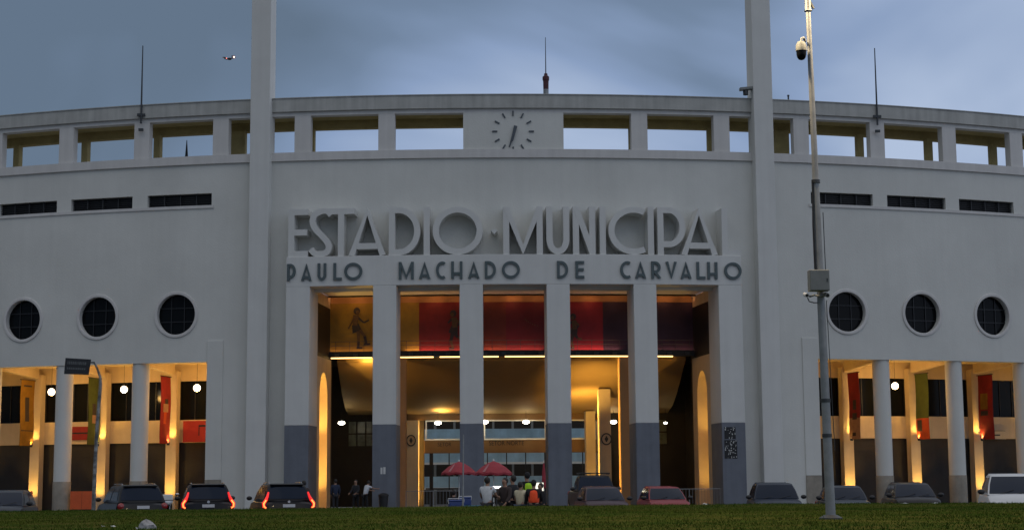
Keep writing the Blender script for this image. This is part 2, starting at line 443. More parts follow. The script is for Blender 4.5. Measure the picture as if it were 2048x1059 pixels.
# flag towers
for sg in (-1, 1):
    a, b = (14.2, 15.37) if sg > 0 else (-15.37, -14.2)
    part(MB().block(a, b, 0, 36.0, 0.62, -0.52), 'tower_fin', 'pillar', bevel=0.03)
# portico
PF, PB = 1.2, -1.0
part(MB().block(-12.97, 12.97, 12.78, 14.5, PF, -0.001 - TH), 'portico_head', 'pillar', bevel=0.02)
part(MB().block(-12.97, 12.97, 12.775, 12.60 + 1.0, -TH - 0.01, PB), 'portico_beam', 'pillar')
pil = [(-12.97, -11.6), (-8.0, -6.69), (-3.13, -1.82), (1.76, 3.07), (6.69, 8.0), (11.6, 12.97)]
for a, b in pil:
    p = part(MB().block(a, b, 4.9, 12.779, PF, PB), 'portico_pillar', 'pillar', bevel=0.025)
    part(MB().block(a - 0.004, b + 0.004, 0.1, 4.899, PF + 0.006, PB), 'painted_base', 'dado', p, bevel=0.025)
# wing columns
for sg in (-1, 1):
    for c in wopen:
        x, y, _ = W(sg * c, -0.56, 0)
        o = MB().lathe([(0.50, 1.85), (0.50, 4), (0.50, 6.5), (0.50, 8.69)], (x, y, 0), 32); o.sm = True
        p = part(o, 'round_column', 'wall')
        o = MB().lathe([(0.525, 0.0), (0.525, 1.0), (0.525, 1.83), (0.505, 1.86)], (x, y, 0), 32); o.sm = True
        part(o, 'base_band', 'base_stone', p)

# --- wing loggias: back wall, windows, piers, ceiling
BW = -5.5
def zat(py, dr, px=310): return on(px, py, dr)[1]
zw0, zw1, zm0 = 5.57, 7.95, 4.19
part_z = (zw0, zw1, zm0)
for sg in (-1, 1):
    def span(a, b): return (a, b) if sg > 0 else (-b, -a)
    a, b = span(16.4, SE)
    part(MB().block(a, b, 8.95, 9.15, -0.6, BW - 0.4), 'loggia_ceiling', 'cream')
    part(MB().block(a, b, zw1, 8.949, BW, BW - 0.3), 'loggia_frieze', 'cream')
    part(MB().block(a, b, zm0, zw0, BW + 0.05, BW - 0.3), 'loggia_spandrel', 'cream')
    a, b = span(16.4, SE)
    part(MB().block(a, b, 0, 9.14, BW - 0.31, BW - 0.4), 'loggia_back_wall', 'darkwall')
    a, b = span(16.4, 16.9)
    part(MB().block(a, b, 0, 8.949, -0.9, BW - 0.3), 'loggia_end_wall', 'cream')
    piers = [17.6] + wopen
    for k, c in enumerate(piers):
        a, b = span(c - 0.36, c + 0.36)
        p = part(MB().block(a, b, 0.1, 8.55, BW + 0.55, BW + 0.052), 'loggia_pier', 'cream')
        # radial beam, tapering toward the facade
        s0, s1 = span(c - 0.17, c + 0.17)
        bmz = MB(); bmz.add([W(s0, -1.1, 8.6), W(s1, -1.1, 8.6), W(s1, -1.1, 8.949), W(s0, -1.1, 8.949), W(s0, BW + 0.55, 8.3), W(s1, BW + 0.55, 8.3), W(s1, BW + 0.55, 8.949), W(s0, BW + 0.55, 8.949)],
                [(0, 1, 2, 3), (4, 7, 6, 5), (0, 4, 5, 1), (1, 5, 6, 2), (2, 6, 7, 3), (3, 7, 4, 0)])
        part(bmz, 'ceiling_beam', 'cream')
        if k + 1 < len(piers):
            c2 = piers[k + 1]
            a, b = span(c + 0.36, c2 - 0.36)
            w = part(MB().block(a, b, zw0 + 0.002, zw1 - 0.002, BW - 0.1, BW - 0.16), 'loggia_window', 'darkglass')
            g = MB()
            for j in range(1, 4):
                s = a + (b - a) * j / 4; g.block(s - 0.025, s + 0.025, zw0 + 0.003, zw1 - 0.003, BW - 0.05, BW - 0.098)
            part(g, 'window_mullion', 'darkbar', w)
            w = MB().block(a, b, 0.1, zm0 - 0.002, BW - 0.1, BW - 0.2)
            for j in range(16): w.block(a, b, 0.2 + j * 0.21, 0.215 + j * 0.21, BW - 0.085, BW - 0.1, 1.2)
            part(w, 'roller_shutter', 'shutter')

# --- foyer behind the portico
FM = -4.5
part(MB().block(-11.6, 11.6, 12.79, 13.0, PB - 0.002, -6.2), 'foyer_ceiling', 'pillar')
part(MB().block(-11.6, 11.6, 12.70, 12.789, -3.70, -3.78), 'added_baffle', 'black')  # baffle added to keep the mural spots off the front ceiling
mural_cols = {'gold': (0.42, 0.26, 0.03), 'red': (0.28, 0.018, 0.02), 'brown_red': (0.20, 0.03, 0.015), 'deep_red': (0.20, 0.012, 0.022), 'crimson': (0.30, 0.012, 0.03), 'purple': (0.045, 0.018, 0.05)}
for k, c in mural_cols.items(): M['mural_' + k] = mat('mural_' + k, tuple(0.75 * q for q in c), 0.6, 0.3, 0.9)
mpx = [(652, 838, 'gold'), (838, 943, 'red'), (943, 1012, 'brown_red'), (1012, 1118, 'deep_red'), (1118, 1206, 'crimson'), (1206, 1392, 'purple')]
zm_t = on(1025, 603, FM)[1]; zm_b = on(1025, 700, FM)[1]; zl_b = on(1025, 711.5, FM)[1]
MU = part(MB().block(-11.6, 11.6, zm_b - 0.3, 12.789, FM - 0.1, FM - 0.4), 'mural_wall', 'tan')
for a, b, k in mpx:
    s0 = on(a, 650, FM)[0]; s1 = on(b, 650, FM)[0]
    part(MB().block(s0, s1, zm_b - 0.2, zm_t, FM - 0.03, FM - 0.098), 'mural_panel', 'mural_' + k, MU)
part(MB().block(-11.6, 11.6, zl_b, zm_b - 0.22, FM + 0.25, FM - 0.4), 'mural_ledge', 'black')
part(MB().block(-11.6, 11.6, zm_b - 0.219, zm_b, FM + 0.25, FM + 0.2), 'ledge_upstand', 'black')
g = MB()
for i in range(20):
    s = -11.1 + i * 1.17; g.block(s - 0.13, s + 0.13, zl_b + 0.05, zm_b - 0.12, FM + 0.36, FM + 0.251)
part(g, 'ledge_brackets', 'steel_dark')
# generic player silhouettes painted on the mural
def silhouette(px, py_top, py_bot, m, flip=1, pose=0):
    zt = on(px, py_top, FM)[1]; zb = on(px, py_bot, FM)[1]; s0 = on(px, 650, FM)[0]; h = zt - zb
    shapes = {'dark': [], 'skin': []}
    def poly(k, pts): shapes[k].append(pts)
    def limb(k, a, b, w0, w1):
        a = Vector(a); b = Vector(b); d = (b - a).normalized(); n = Vector((-d.y, d.x))
        poly(k, [a + n * w0, a - n * w0, b - n * w1, b + n * w1])
    def blob(k, c, rx, ry): poly(k, [(c[0] + rx * cos(i * pi / 6), c[1] + ry * sin(i * pi / 6)) for i in range(12)])
    blob('dark', (0.02, 0.90), 0.085, 0.085); blob('skin', (0.045, 0.865), 0.045, 0.055)
    limb('skin', (0.0, 0.80), (-0.02, 0.55), 0.07, 0.06); limb('dark', (-0.02, 0.58), (0.03, 0.40), 0.085, 0.12)
    if pose == 0:
        limb('skin', (0.06, 0.42), (0.07, 0.18), 0.045, 0.03); limb('dark', (0.07, 0.18), (0.06, 0.04), 0.035, 0.03); limb('dark', (0.02, 0.025), (0.17, 0.02), 0.025, 0.02)
        limb('skin', (0.10, 0.45), (0.22, 0.30), 0.045, 0.03); limb('dark', (0.22, 0.30), (0.26, 0.13), 0.035, 0.03); limb('dark', (0.20, 0.11), (0.36, 0.11), 0.025, 0.02)
        limb('skin', (-0.03, 0.74), (-0.13, 0.58), 0.03, 0.02); limb('skin', (-0.13, 0.58), (-0.19, 0.48), 0.022, 0.018)
        limb('dark', (0.05, 0.74), (0.20, 0.62), 0.03, 0.02); limb('dark', (0.20, 0.62), (0.33, 0.68), 0.022, 0.018)
    else:
        limb('dark', (0.03, 0.42), (0.08, 0.22), 0.05, 0.04); limb('skin', (0.08, 0.22), (0.03, 0.05), 0.035, 0.03); limb('dark', (0.0, 0.025), (0.12, 0.02), 0.025, 0.02)
        limb('dark', (-0.02, 0.42), (-0.10, 0.30), 0.05, 0.035); limb('skin', (-0.10, 0.30), (-0.22, 0.28), 0.03, 0.025)
        limb('skin', (-0.03, 0.76), (-0.14, 0.66), 0.03, 0.025); limb('dark', (-0.14, 0.66), (-0.06, 0.56), 0.025, 0.02); limb('dark', (0.05, 0.76), (0.16, 0.66), 0.03, 0.02)
    lay = 0
    for k, pp in shapes.items():
        mb = MB()
        for pts in pp:
            lay += 1; d = FM + 0.0 + lay * 0.003
            vs = [W(s0 + flip * x * h, d, zb + y * h) for x, y in pts]
            mb.add(vs, [tuple(range(len(vs)))])
        part(mb, 'painted_player', M['mural_' + k + '_fig'], MU)
M['mural_dark_fig'] = mat('mural_figure_dark', (0.04, 0.035, 0.04), 0.7)
M['mural_skin_fig'] = mat('mural_figure_skin', (0.13, 0.075, 0.035), 0.7, 0.3, 6)
silhouette(712, 613, 697, 'x', 1, 0)
silhouette(908, 618, 699, 'x', -1, 1)
silhouette(1148, 625, 698, 'x', -1, 1)
mb = MB(); s0, z0 = on(1075, 632, FM)
for i in range(7):
    a = 0.3 + i * 0.12; mb.block(s0 + 0.9 * cos(pi - a * 1.5), s0 + 0.9 * cos(pi - a * 1.5) + 0.06, z0 + 0.7 * sin(-a), z0 + 0.7 * sin(-a) + 0.06, FM + 0.01, FM - 0.03)
part(mb, 'painted_curve', M['mural_skin_fig'], MU)
# thin railing in front of the mural
g = MB(); 
for i in range(26):
    s = -11.2 + i * 0.9; x, y, _ = W(s, FM + 0.2, 0); g.tube([(x, y, zm_b - 0.29), (x, y, zm_b + 0.62)], 0.014, 6)
for zz in (0.6, 0.35): g.tube([(*W(-11.5 + i, FM + 0.2, 0)[:2], zm_b + zz) for i in range(24)], 0.014, 6)
part(g, 'mural_railing', 'steel_dark')
# side walls of the portico with a tall arched niche
for sg in (-1, 1):
    mb = MB(); S0 = sg * 11.62
    def P(dr, z, ds=0.0): return W(S0 + sg * ds, dr, z)
    d0, d1, zb, zsp = -1.75, -3.9, 0.1, 6.6
    n = 14; dc, hr = (d0 + d1) / 2, (d0 - d1) / 2
    arch = [(d0, zb), (d0, zsp)] + [(dc + hr * cos(pi * i / n), zsp + 1.55 * sin(pi * i / n)) for i in range(1, n)] + [(d1, zsp), (d1, zb)]
    # surround
    outer = [(PB, zb), (PB, 9.0)] + [(PB + (FM - 0.4 - PB) * i / n, 9.0) for i in range(1, n)] + [(FM - 0.4, 9.0), (FM - 0.4, zb)]
    vs = [P(*q) for q in arch] + [P(*q) for q in outer]; m = len(arch)
    mb.add(vs, [(i, i + 1, m + i + 1, m + i) for i in range(m - 1)])
    vs = [P(*q) for q in arch] + [P(*q, 1.1) for q in arch]
    mb.add(vs, [(i, i + 1, m + i + 1, m + i) for i in range(m - 1)] )
    mb.add([P(*q, 1.1) for q in arch], [tuple(range(m))])
    mb.add([P(PB, 12.1), P(FM - 0.4, 12.1), P(FM - 0.4, 12.79), P(PB, 12.79)], [(0, 1, 2, 3)])
    md = MB(); md.add([P(PB, 9.0), P(FM - 0.4, 9.0), P(FM - 0.4, 12.1), P(PB, 12.1)], [(0, 1, 2, 3)]); part(md, 'dark_side_panel', 'black')
    part(mb, 'arched_side_wall', 'cream')
    a, b = (6.75, 7.95) if sg > 0 else (-7.95, -6.75)
    part(MB().block(a, b, 0.1, zl_b - 0.002, FM + 0.2, FM - 0.5), 'foyer_pier', 'tan')
    a, b = (11.6, 14.6) if sg > 0 else (-14.6, -11.6)
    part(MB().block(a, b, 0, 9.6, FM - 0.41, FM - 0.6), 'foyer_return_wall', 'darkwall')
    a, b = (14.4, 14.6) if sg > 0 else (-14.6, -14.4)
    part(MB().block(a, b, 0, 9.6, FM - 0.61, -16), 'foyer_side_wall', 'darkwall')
# sloping underside of the stand
mb = MB(); ns = 24; cur = [(-4.9, 9.35), (-5.6, 9.3), (-5.7, 8.95), (-6.6, 8.62), (-8, 8.0), (-10, 7.15), (-12, 6.5), (-14.3, 6.12)]
vs = []
for d, z in cur:
    e = 11.3 + (12.6 - 11.3) * (-4.9 - d) / 9.4
    vs += [W(-e + 2 * e * i / ns, d, z) for i in range(ns + 1)]
mb.add(vs, [(j * (ns + 1) + i, j * (ns + 1) + i + 1, (j + 1) * (ns + 1) + i + 1, (j + 1) * (ns + 1) + i) for j in range(len(cur) - 1) for i in range(ns)])
mb.sm = True
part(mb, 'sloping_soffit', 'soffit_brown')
part(MB().block(-14.6, 14.6, 9.4, 9.6, FM - 0.45, -16.2), 'foyer_slab', 'darkwall')
# far wall of the foyer with its framed windows and gates
FB = -14.5
def sp(px, py=860): return on(px, py, FB)[0]
fw = MB()
xl, xr = sp(851), 6.6
fw.block(-12.6, xl - 0.12, 4.2, 6.3, FB, FB - 0.3) if False else None
fw.block(-7.95, 7.95, 5.72, 6.6, FB, FB - 0.3)
fw.block(xl - 0.12, 7.95, 3.56, 4.40, FB, FB - 0.3)
part(fw, 'foyer_back_wall', mat('brown_beam_paint', (0.20, 0.115, 0.05), 0.85, 0.15, 1.0))
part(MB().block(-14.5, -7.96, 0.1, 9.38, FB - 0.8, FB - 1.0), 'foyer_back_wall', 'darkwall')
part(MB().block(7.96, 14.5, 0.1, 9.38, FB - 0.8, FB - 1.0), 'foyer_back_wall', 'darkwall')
for a, b in ((-7.95, sp(838, 900)), (6.9, 7.95)):
    part(MB().block(a, b, 0.1, 5.719, FB + 0.3, FB - 0.3), 'foyer_column', 'cream')
part(MB().block(sp(838, 900) + 0.01, xl - 0.121, 0.1, 5.719, FB - 0.1, FB - 0.3), 'foyer_jamb', 'darkwall')
def col_at(x0, x1, dr, m='cream', zt=5.9, nm='foyer_column'):
    a = on(x0, 870, dr)[0]; b = on(x1, 870, dr)[0]
    return part(MB().block(a, b, 0.1, zt, dr, dr - 0.7), nm, m)
c1 = col_at(1172, 1191, -13.2, zt=6.2); c2 = col_at(1199, 1222, -9.0, zt=7.4)
# white window frames
fr = MB()
for a, b in ((xl, sp(968)), (sp(968), sp(1092)), (sp(1092), 6.6)):
    for z0, z1 in ((4.405, 4.50), (5.63, 5.715)): fr.block(a, b, z0, z1, FB + 0.04, FB - 0.1)
    fr.block(a - 0.001, a + 0.09, 4.5, 5.63, FB + 0.035, FB - 0.1); fr.block(b - 0.09, b - 0.003, 4.5, 5.63, FB + 0.035, FB - 0.1)
part(fr, 'window_frame', 'white')
gt = MB()
for i in range(9):
    s = xl + 0.3 + i * 1.5; gt.block(s, s + (0.28 if i in (0, 2, 6) else 0.08), 0.1, 3.558, FB - 0.1, FB - 0.22)
gt.block(xl, 6.6, 1.2, 1.3, FB - 0.09, FB - 0.2)
part(gt, 'gate_posts', 'black')
# foyer window grids in the outer bays
for sg in (-1, 1):
    w = MB(); 
    for i in range(5):
        for j in range(2):
            a = 9.3 + i * 0.72; 
            a, b = (a, a + 0.6) if sg > 0 else (-a - 0.6, -a)
            w.block(a, b, 4.1 + j * 0.85, 4.85 + j * 0.85, FB - 0.7, FB - 0.79)
    part(w, 'fanlight', mat('fanlight_glass', (0.16, 0.17, 0.12), 0.3, 0.5, 2))
# circular emblems on the foyer columns
for px, py, dr in ((822, 880, FB + 0.36), (1213, 877, -8.93)):
    s, z = on(px, py, dr); mb = MB(); n = 28
    for r0, r1 in ((0.30, 0.38), (0.05, 0.12)):
        vs = []
        for i in range(n):
            a = 2 * pi * i / n; vs += [W(s + r0 * cos(a), dr, z + r0 * sin(a)), W(s + r1 * cos(a), dr, z + r1 * sin(a)), W(s + r1 * cos(a), dr - 0.05, z + r1 * sin(a)), W(s + r0 * cos(a), dr - 0.05, z + r0 * sin(a))]
        fs = []
        for i in range(n):
            a = 4 * i; b = 4 * ((i + 1) % n); fs += [(a, b, b + 1, a + 1), (a + 1, b + 1, b + 2, a + 2), (a, a + 3, b + 3, b)]
        mb.add(vs, fs)
    mb.block(s - 0.05, s + 0.05, z - 0.18, z + 0.18, dr, dr - 0.05)
    part(mb, 'round_emblem', 'steel_dark')
# text on the foyer beam
def text_on(txt, size, sc, z, dr, m, name, parent, thick=0.02):
    cu = bpy.data.curves.new('t', 'FONT'); cu.body = txt; cu.size = size; cu.align_x = 'CENTER'; cu.extrude = thick / 2; cu.resolution_u = 3
    ob = bpy.data.objects.new('t', cu); COL.objects.link(ob)
    dg = bpy.context.evaluated_depsgraph_get(); me = bpy.data.meshes.new_from_object(ob.evaluated_get(dg))
    mb = MB(); mb.add([W(sc + v.co.x, dr + v.co.z, z + v.co.y) for v in me.vertices], [tuple(p.vertices) for p in me.polygons])
    bpy.data.objects.remove(ob); bpy.data.meshes.remove(me)
    return part(mb, name, m, parent)
s, z = on(1013, 890, FB); text_on('SETOR NORTE', 0.42, s, z + 0.02, FB + 0.012, 'black', 'painted_sign', ST)
s, z = on(889, 892, FB); text_on('SETOR', 0.36, s, z + 0.02, FB + 0.012, 'black', 'painted_sign', ST)
# seating tiers seen beyond the foyer
sb = thing('grandstand', 'pale blue grandstand tiers seen through the foyer gates behind the portico', 'grandstand', (0, D + 40, 0))
for i, (z0, z1, dr) in enumerate(((4.85, 5.65, -30), (1.3, 2.1, -28), (3.15, 3.9, -29))):
    part(MB().block(-16, 16, z0, z1, dr, dr - 0.3, 2), 'parapet', 'blue_stand', sb)
    part(MB().block(-16, 16, z0 - 0.16, z0 - 0.002, dr + 0.02, dr - 0.3, 2), 'parapet_edge', 'white', sb)
part(MB().block(-16, 16, 0, 10, -34, -34.4, 2), 'rear_wall', 'darkwall', sb)
g = MB()
for i in range(14):
    s = -15 + i * 2.3; g.block(s, s + 0.25, 0, 8, -32, -32.3)
part(g, 'rear_posts', mat('stand_post', (0.3, 0.3, 0.28), 0.8), sb)

# ------------------------------------------------------------------ lamps of the place
def spot(loc, aim, power, col=(1.0, 0.60, 0.16), ang=70, blend=0.6, size=0.06, name='spot_lamp'):
    l = bpy.data.lights.new(name, 'SPOT'); l.energy = power; l.color = col; l.spot_size = radians(ang); l.spot_blend = blend; l.shadow_soft_size = size
    o = new(name, l); o.location = loc
    o.rotation_euler = (Vector(aim) - Vector(loc)).to_track_quat('-Z', 'Y').to_euler(); return o
def point(loc, power, col, size=0.1):
    l = bpy.data.lights.new('lamp_light', 'POINT'); l.energy = power; l.color = col; l.shadow_soft_size = size
    o = new('lamp_light', l); o.location = loc; return o
YEL = (1.0, 0.57, 0.12)
LK = 1.0
# loggia uplighters
for sg, side in ((-1, 'left'), (1, 'right')):
    for k, c in enumerate([17.6] + wopen[:4]):
        nm = ['beside the portico end', 'behind the first round column', 'behind the second round column', 'behind the third round column', 'behind the fourth round column'][k]
        for zz, hl, pw in ((0.14, 'ground', 420), (4.02, 'mid-height', 330)):
            x, y, _ = W(sg * c, BW + (1.25 if zz < 1 else 0.95), 0)
            t = thing('uplighter', 'small black %s uplighter on the pier %s, %s wing' % (hl, nm, side), 'uplighter', (x, y, zz), -sg * c / R, 'uplighters on the loggia piers')
            MB().box(-0.09, 0.09, -0.08, 0.08, 0, 0.16).build('housing', M['black'], t, True, bevel=0.01)
            MB().lathe([(0.06, 0), (0.06, 0.012)], (0, 0, 0.161), 14).build('glass', M['led'], t, True)
            if zz > 1: MB().box(-0.03, 0.03, 0.08, 0.41, 0.05, 0.09).build('bracket', M['black'], t, True)
            q = W(sg * c, BW + 0.55, 0)
            spot((x, y, zz + 0.22), (x * 0.6 + q[0] * 0.4, y * 0.6 + q[1] * 0.4, zz + 3.5), pw * LK, YEL, 100 if zz < 1 else 125, 1.0)
# pendant globes
for i, (px, py, lab) in enumerate(((394, 775, 'white globe pendant lamp next to the portico end of the left wing'), (248, 778, 'white globe pendant lamp left of the inner round column, left wing'),
                     (103, 783, 'white globe pendant lamp half hidden by the outer round column, left wing'), (1790, 771, 'white globe pendant lamp beside the inner round column, right wing'))):
    s, z = on(px, py, -3.0); x, y, _ = W(s, -3.0, 0)
    t = thing('globe_lamp', lab, 'pendant lamp', (x, y, z), 0, 'globe pendant lamps in the loggias')
    o = MB().ball((0, 0, 0), 0.21, 20, 14); o.sm = True; o.build('globe', M['globe'], t, True)
    MB().tube([(0, 0, 0.2), (0, 0, 8.95 - z)], 0.012, 6).build('cord', M['black'], t, True)
    MB().lathe([(0.06, 0.19), (0.06, 0.26)], (0, 0, 0), 12).build('cap', M['black'], t, True)
    point((x, y + 0.0, z - 0.28), 210, (1.0, 0.55, 0.15), 0.2)
# LED strip under the mural ledge
for a, b in ((-11.5, -8.9), (-8.5, -5.0), (-4.6, -0.9), (-0.5, 3.2), (3.6, 7.3), (7.7, 10.2)):
    t = tag(MB().block(a, b, zl_b - 0.07, zl_b - 0.003, FM + 0.22, FM + 0.1).build('light_strip', M['led']), 'glowing strip light under the mural ledge', 'strip light', 'strip lights under the mural ledge')
for t_, w_ in zip([o for o in COL.objects if o.name.startswith('light_strip')], ('first bay from the left', 'second bay from the left, left half', 'second bay into the middle', 'middle bay', 'fourth bay from the left', 'last bay on the right')):
    t_['label'] = 'glowing warm strip light under the mural ledge, ' + w_
def area(loc, aim, power, col, sx, sy):
    l = bpy.data.lights.new('strip_glow', 'AREA'); l.shape = 'RECTANGLE'; l.size = sx; l.size_y = sy; l.energy = power; l.color = col
    o = new('strip_glow', l); o.location = loc; o.rotation_euler = (Vector(aim) - Vector(loc)).to_track_quat('-Z', 'Y').to_euler(); return o
for s in (-9.8, -4.9, 0, 4.9, 9.8):
    p = W(s, FM + 0.11, zm_b - 0.1); area(p, W(s, FM + 0.0, zm_b + 1.0), 22 if abs(s) < 9 else 9, (1.0, 0.5, 0.3), 3.6, 0.1)
    for ds in (-1.6, 0.0, 1.6):
        p = W(s + ds, -3.86, 12.70); spot(p, W(s + ds, FM - 0.1, 12.58), 9 if ds == 0 else 5, (1.0, 0.42, 0.16), 140, 0.8, 0.04)
# foyer uplights, and three unseen area strips added to brighten pier side faces
for px, dr, off, z0, z1, pw in ((838, -14.3, 0.42, 0.3, 5.6, 55), (1240, -4.75, -0.40, 0.3, 9.0, 80), (1199, -9.4, -0.36, 0.3, 7.2, 50)):
    s = on(px, 900, dr)[0]; p = W(s + off, dr, (z0 + z1) / 2); a_ = area(p, W(s, dr, (z0 + z1) / 2), pw, YEL, 0.06, z1 - z0)
s = on(1181, 900, -12.3)[0]; spot(W(s, -12.2, 0.2), W(s, -12.9, 4), 260, YEL, 60, 0.8)
for sg, pw in ((-1, 800), (1, 260)):
    for z0 in (0.3, 3.6): p = W(sg * 12.3, -2.4, z0); spot(p, W(sg * 12.45, -3.0, z0 + 4), pw, YEL, 110, 0.9)
    p = W(sg * 10.6, -2.6, 0.25); spot(p, W(sg * 11.6, -3.0, 6), pw * 0.35, (1.0, 0.45, 0.10), 60, 0.9)
p = W(-9.3, -5.2, 8.7); spot(p, W(-9.3, -6.8, 9.3), 150, YEL, 150, 0.9)
p = W(5.2, -9.0, 5.9); spot(p, W(5.2, -12.0, 7.4), 420, YEL, 150, 0.9)
p = W(5.6, -5.6, 5.2); spot(p, W(5.4, -8.0, 8.3), 900, YEL, 95, 1.0)
p = W(-5.2, -13.2, 5.75); spot(p, W(-4.8, -13.2, 7.4), 200, YEL, 150, 0.9)
k = 0
for px, py, dr, lab in ((876, 845, -13.5, 'bright ceiling lamp seen left of the third pillar'), (970, 843, -13.5, 'bright ceiling lamp just right of the third pillar'), (1052, 843, -13.5, 'bright ceiling lamp in the middle bay'),
                  (1227, 843, -13.5, 'bright ceiling lamp next to the fifth pillar'), (683, 845, -11.5, 'bright lamp in the dark leftmost portico bay'), (1331, 845, -11.5, 'small bright lamp in the dark rightmost portico bay')):
    s, z = on(px, py, dr); x, y, _ = W(s, dr, 0)
    t = thing('ceiling_lamp', lab, 'ceiling lamp', (x, y, z), 0, 'lamps hanging in the foyer')
    r = 0.2 if px not in (1331,) else 0.11
    o = MB().ball((0, 0, 0), r, 16, 8, (1.1, 1.1, 0.6)); o.sm = True; o.build('diffuser', M['cool_lamp'], t, True)
    MB().tube([(0, 0, r * 0.5), (0, 0, max(0.3, 6.25 - z))], 0.015, 6).build('rod', M['black'], t, True)
    point((x, y + 0.0, z - 0.3), 11 if abs(s) < 8 else 3, (1.0, 0.88, 0.55), 0.15)
# banners hanging below the radial beams
bc = {'red': (0.24, 0.010, 0.014), 'green': (0.060, 0.082, 0.014), 'yellow': (0.25, 0.125, 0.008), 'cream': (0.35, 0.20, 0.12), 'dark': (0.04, 0.03, 0.03), 'orange': (0.45, 0.06, 0.015)}
for k, c in bc.items(): M['ban_' + k] = mat('banner_' + k, c, 0.85, 0.25, 2.5)
def banner(s, main, label, bottom=None, marks=()):
    d0, d1 = -3.35, -4.75
    x, y, _ = W(s, (d0 + d1) / 2, 0)
    t = thing('banner', label, 'banner', (x, y, 8.2), 0, 'banners hanging in the loggias')
    def pl(da, db, za, zb, ds, m, nm):
        mb = MB(); n = 8; vs = []
        for j in range(n + 1):
            z = za + (zb - za) * j / n; wv = 0.03 * sin(z * 1.7 + s)
            for d in (da, db):
                for o_ in (-1, 1): vs.append(W(s + wv + ds * o_ , d, z))
        fs = []
        for j in range(n):
            a = 4 * j; b = a + 4
            fs += [(a, a + 2, b + 2, b), (a + 1, b + 1, b + 3, a + 3), (a, b, b + 1, a + 1), (a + 2, a + 3, b + 3, b + 2)]
        fs += [(0, 1, 3, 2), (4 * n, 4 * n + 2, 4 * n + 3, 4 * n + 1)]
        mb.add(vs, fs); return mb.build(nm, M[m], t)
    zb = 4.1
    zc = 5.4 if bottom else zb
    pl(d0, d1, zc, 8.15, 0.012, 'ban_' + main, 'cloth')
    if bottom: pl(d0, d1, zb, zc - 0.002, 0.012, 'ban_' + bottom, 'cloth')
    for j, (a, b, za, zb_, m) in enumerate(marks): pl(d0 + (d1 - d0) * a, d0 + (d1 - d0) * b, za, zb_, 0.016 + 0.002 * j, 'ban_' + m, 'printed_mark')
    mb = MB(); mb.tube([W(s, d0 + 0.08, 8.17), W(s, d1 - 0.08, 8.17)], 0.03, 8); mb.build('rod', M['black'], t)
banner(-22.27, 'red', 'red banner with a pale figure, left wing beside the portico', None, ((0.25, 0.75, 6.0, 6.5, 'cream'), (0.35, 0.6, 5.3, 6.0, 'orange'), (0.4, 0.7, 6.5, 6.8, 'dark')))
banner(-27.24, 'green', 'dark green banner behind the leaning street sign post', None, ((0.3, 0.6, 5.9, 6.6, 'dark'), (0.3, 0.7, 5.4, 5.9, 'cream')))
banner(-32.21, 'yellow', 'yellow banner with a dark figure at the far left edge', None, ((0.35, 0.65, 5.6, 7.1, 'dark'), (0.2, 0.8, 7.75, 7.85, 'dark'), (0.05, 0.95, 5.0, 5.06, 'dark')))
banner(22.27, 'red', 'red banner with a cream lower end, right wing near the camera pole', 'cream', ((0.35, 0.65, 5.9, 6.5, 'dark'), (0.3, 0.7, 5.3, 5.7, 'dark'), (0.4, 0.7, 4.3, 4.5, 'dark')))
banner(27.24, 'green', 'olive green banner with an orange lower end, right wing', 'orange', ((0.55, 0.9, 4.6, 5.3, 'dark'),))
banner(32.21, 'red', 'red banner with an ochre patch, right wing behind the white car', None, ((0.35, 0.85, 6.0, 7.0, 'yellow'), (0.35, 0.85, 5.6, 5.9, 'dark')))
# signs and boards on the loggia wall
def wall_sign(x0, x1, y0, y1, dr, m, name, label, cat, marks=None):
    a, z1 = on(x0, y0, dr); b, _ = on(x1, y0, dr); _, z0 = on((x0 + x1) / 2, y1, dr)
    t = thing(name, label, cat, W((a + b) / 2, dr, z0))
    part(MB().block(a, b, z0, z1, dr + 0.04, dr), 'panel', m, t)
    if marks:
        mk = MB()
        for (u0, u1, v0, v1) in marks: mk.block(a + (b - a) * u0, a + (b - a) * u1, z0 + (z1 - z0) * v0, z0 + (z1 - z0) * v1, dr + 0.05, dr + 0.041)
        part(mk, 'lettering', 'black', t)
M['sign_red'] = mat('sign_red', (0.36, 0.022, 0.012), 0.6, 0.15, 2); M['sign_dred'] = mat('sign_dark_red', (0.27, 0.015, 0.008), 0.6, 0.2, 2)
wall_sign(367, 414, 841, 883, BW + 0.6, 'sign_red', 'wall_sign', 'red wall sign with a dark bracket mark beside the portico end', 'sign', ((0.66, 0.70, 0.3, 0.8), (0.66, 0.95, 0.72, 0.8)))
wall_sign(128, 200, 853, 879, BW + 0.1, 'sign_dred', 'wall_sign', 'long dark red wall sign between the two left round columns', 'sign', ((0.1, 0.9, 0.46, 0.56),))
wall_sign(1972, 2010, 860, 878, BW + 0.1, 'cream', 'wall_plaque', 'pale plaque with one line of lettering on the right loggia wall', 'plaque', ((0.1, 0.7, 0.42, 0.56), (0.02, 0.98, 0.95, 1.0), (0.02, 0.98, 0.0, 0.05)))
M['orange_board'] = mat('orange_board', (0.62, 0.10, 0.02), 0.6, 0.15, 3)
def board(x0, x1, ytop, Y, label):
    a = at(x0, ytop, Y); b = at(x1, ytop, Y); zg = 0.1
    t = thing('hoarding', label, 'hoarding', ((a.x + b.x) / 2, Y, zg), 0, 'orange hoardings at the foot of the left wing')
    mb = MB(); n = max(2, int((b.x - a.x) / 0.6))
    for i in range(n): 
        w = (b.x - a.x) / n; mb.box(a.x + i * w, a.x + (i + 1) * w - 0.02, Y - 0.02, Y + 0.02, zg + 0.15, a.z)
    mb.build('panel', M['orange_board'], t)
    mb = MB(); 
    for xx in (a.x + 0.1, b.x - 0.1): MB().box(xx - 0.03, xx + 0.03, Y + 0.021, Y + 0.06, zg, a.z + 0.03).build('post', M['steel_dark'], t)
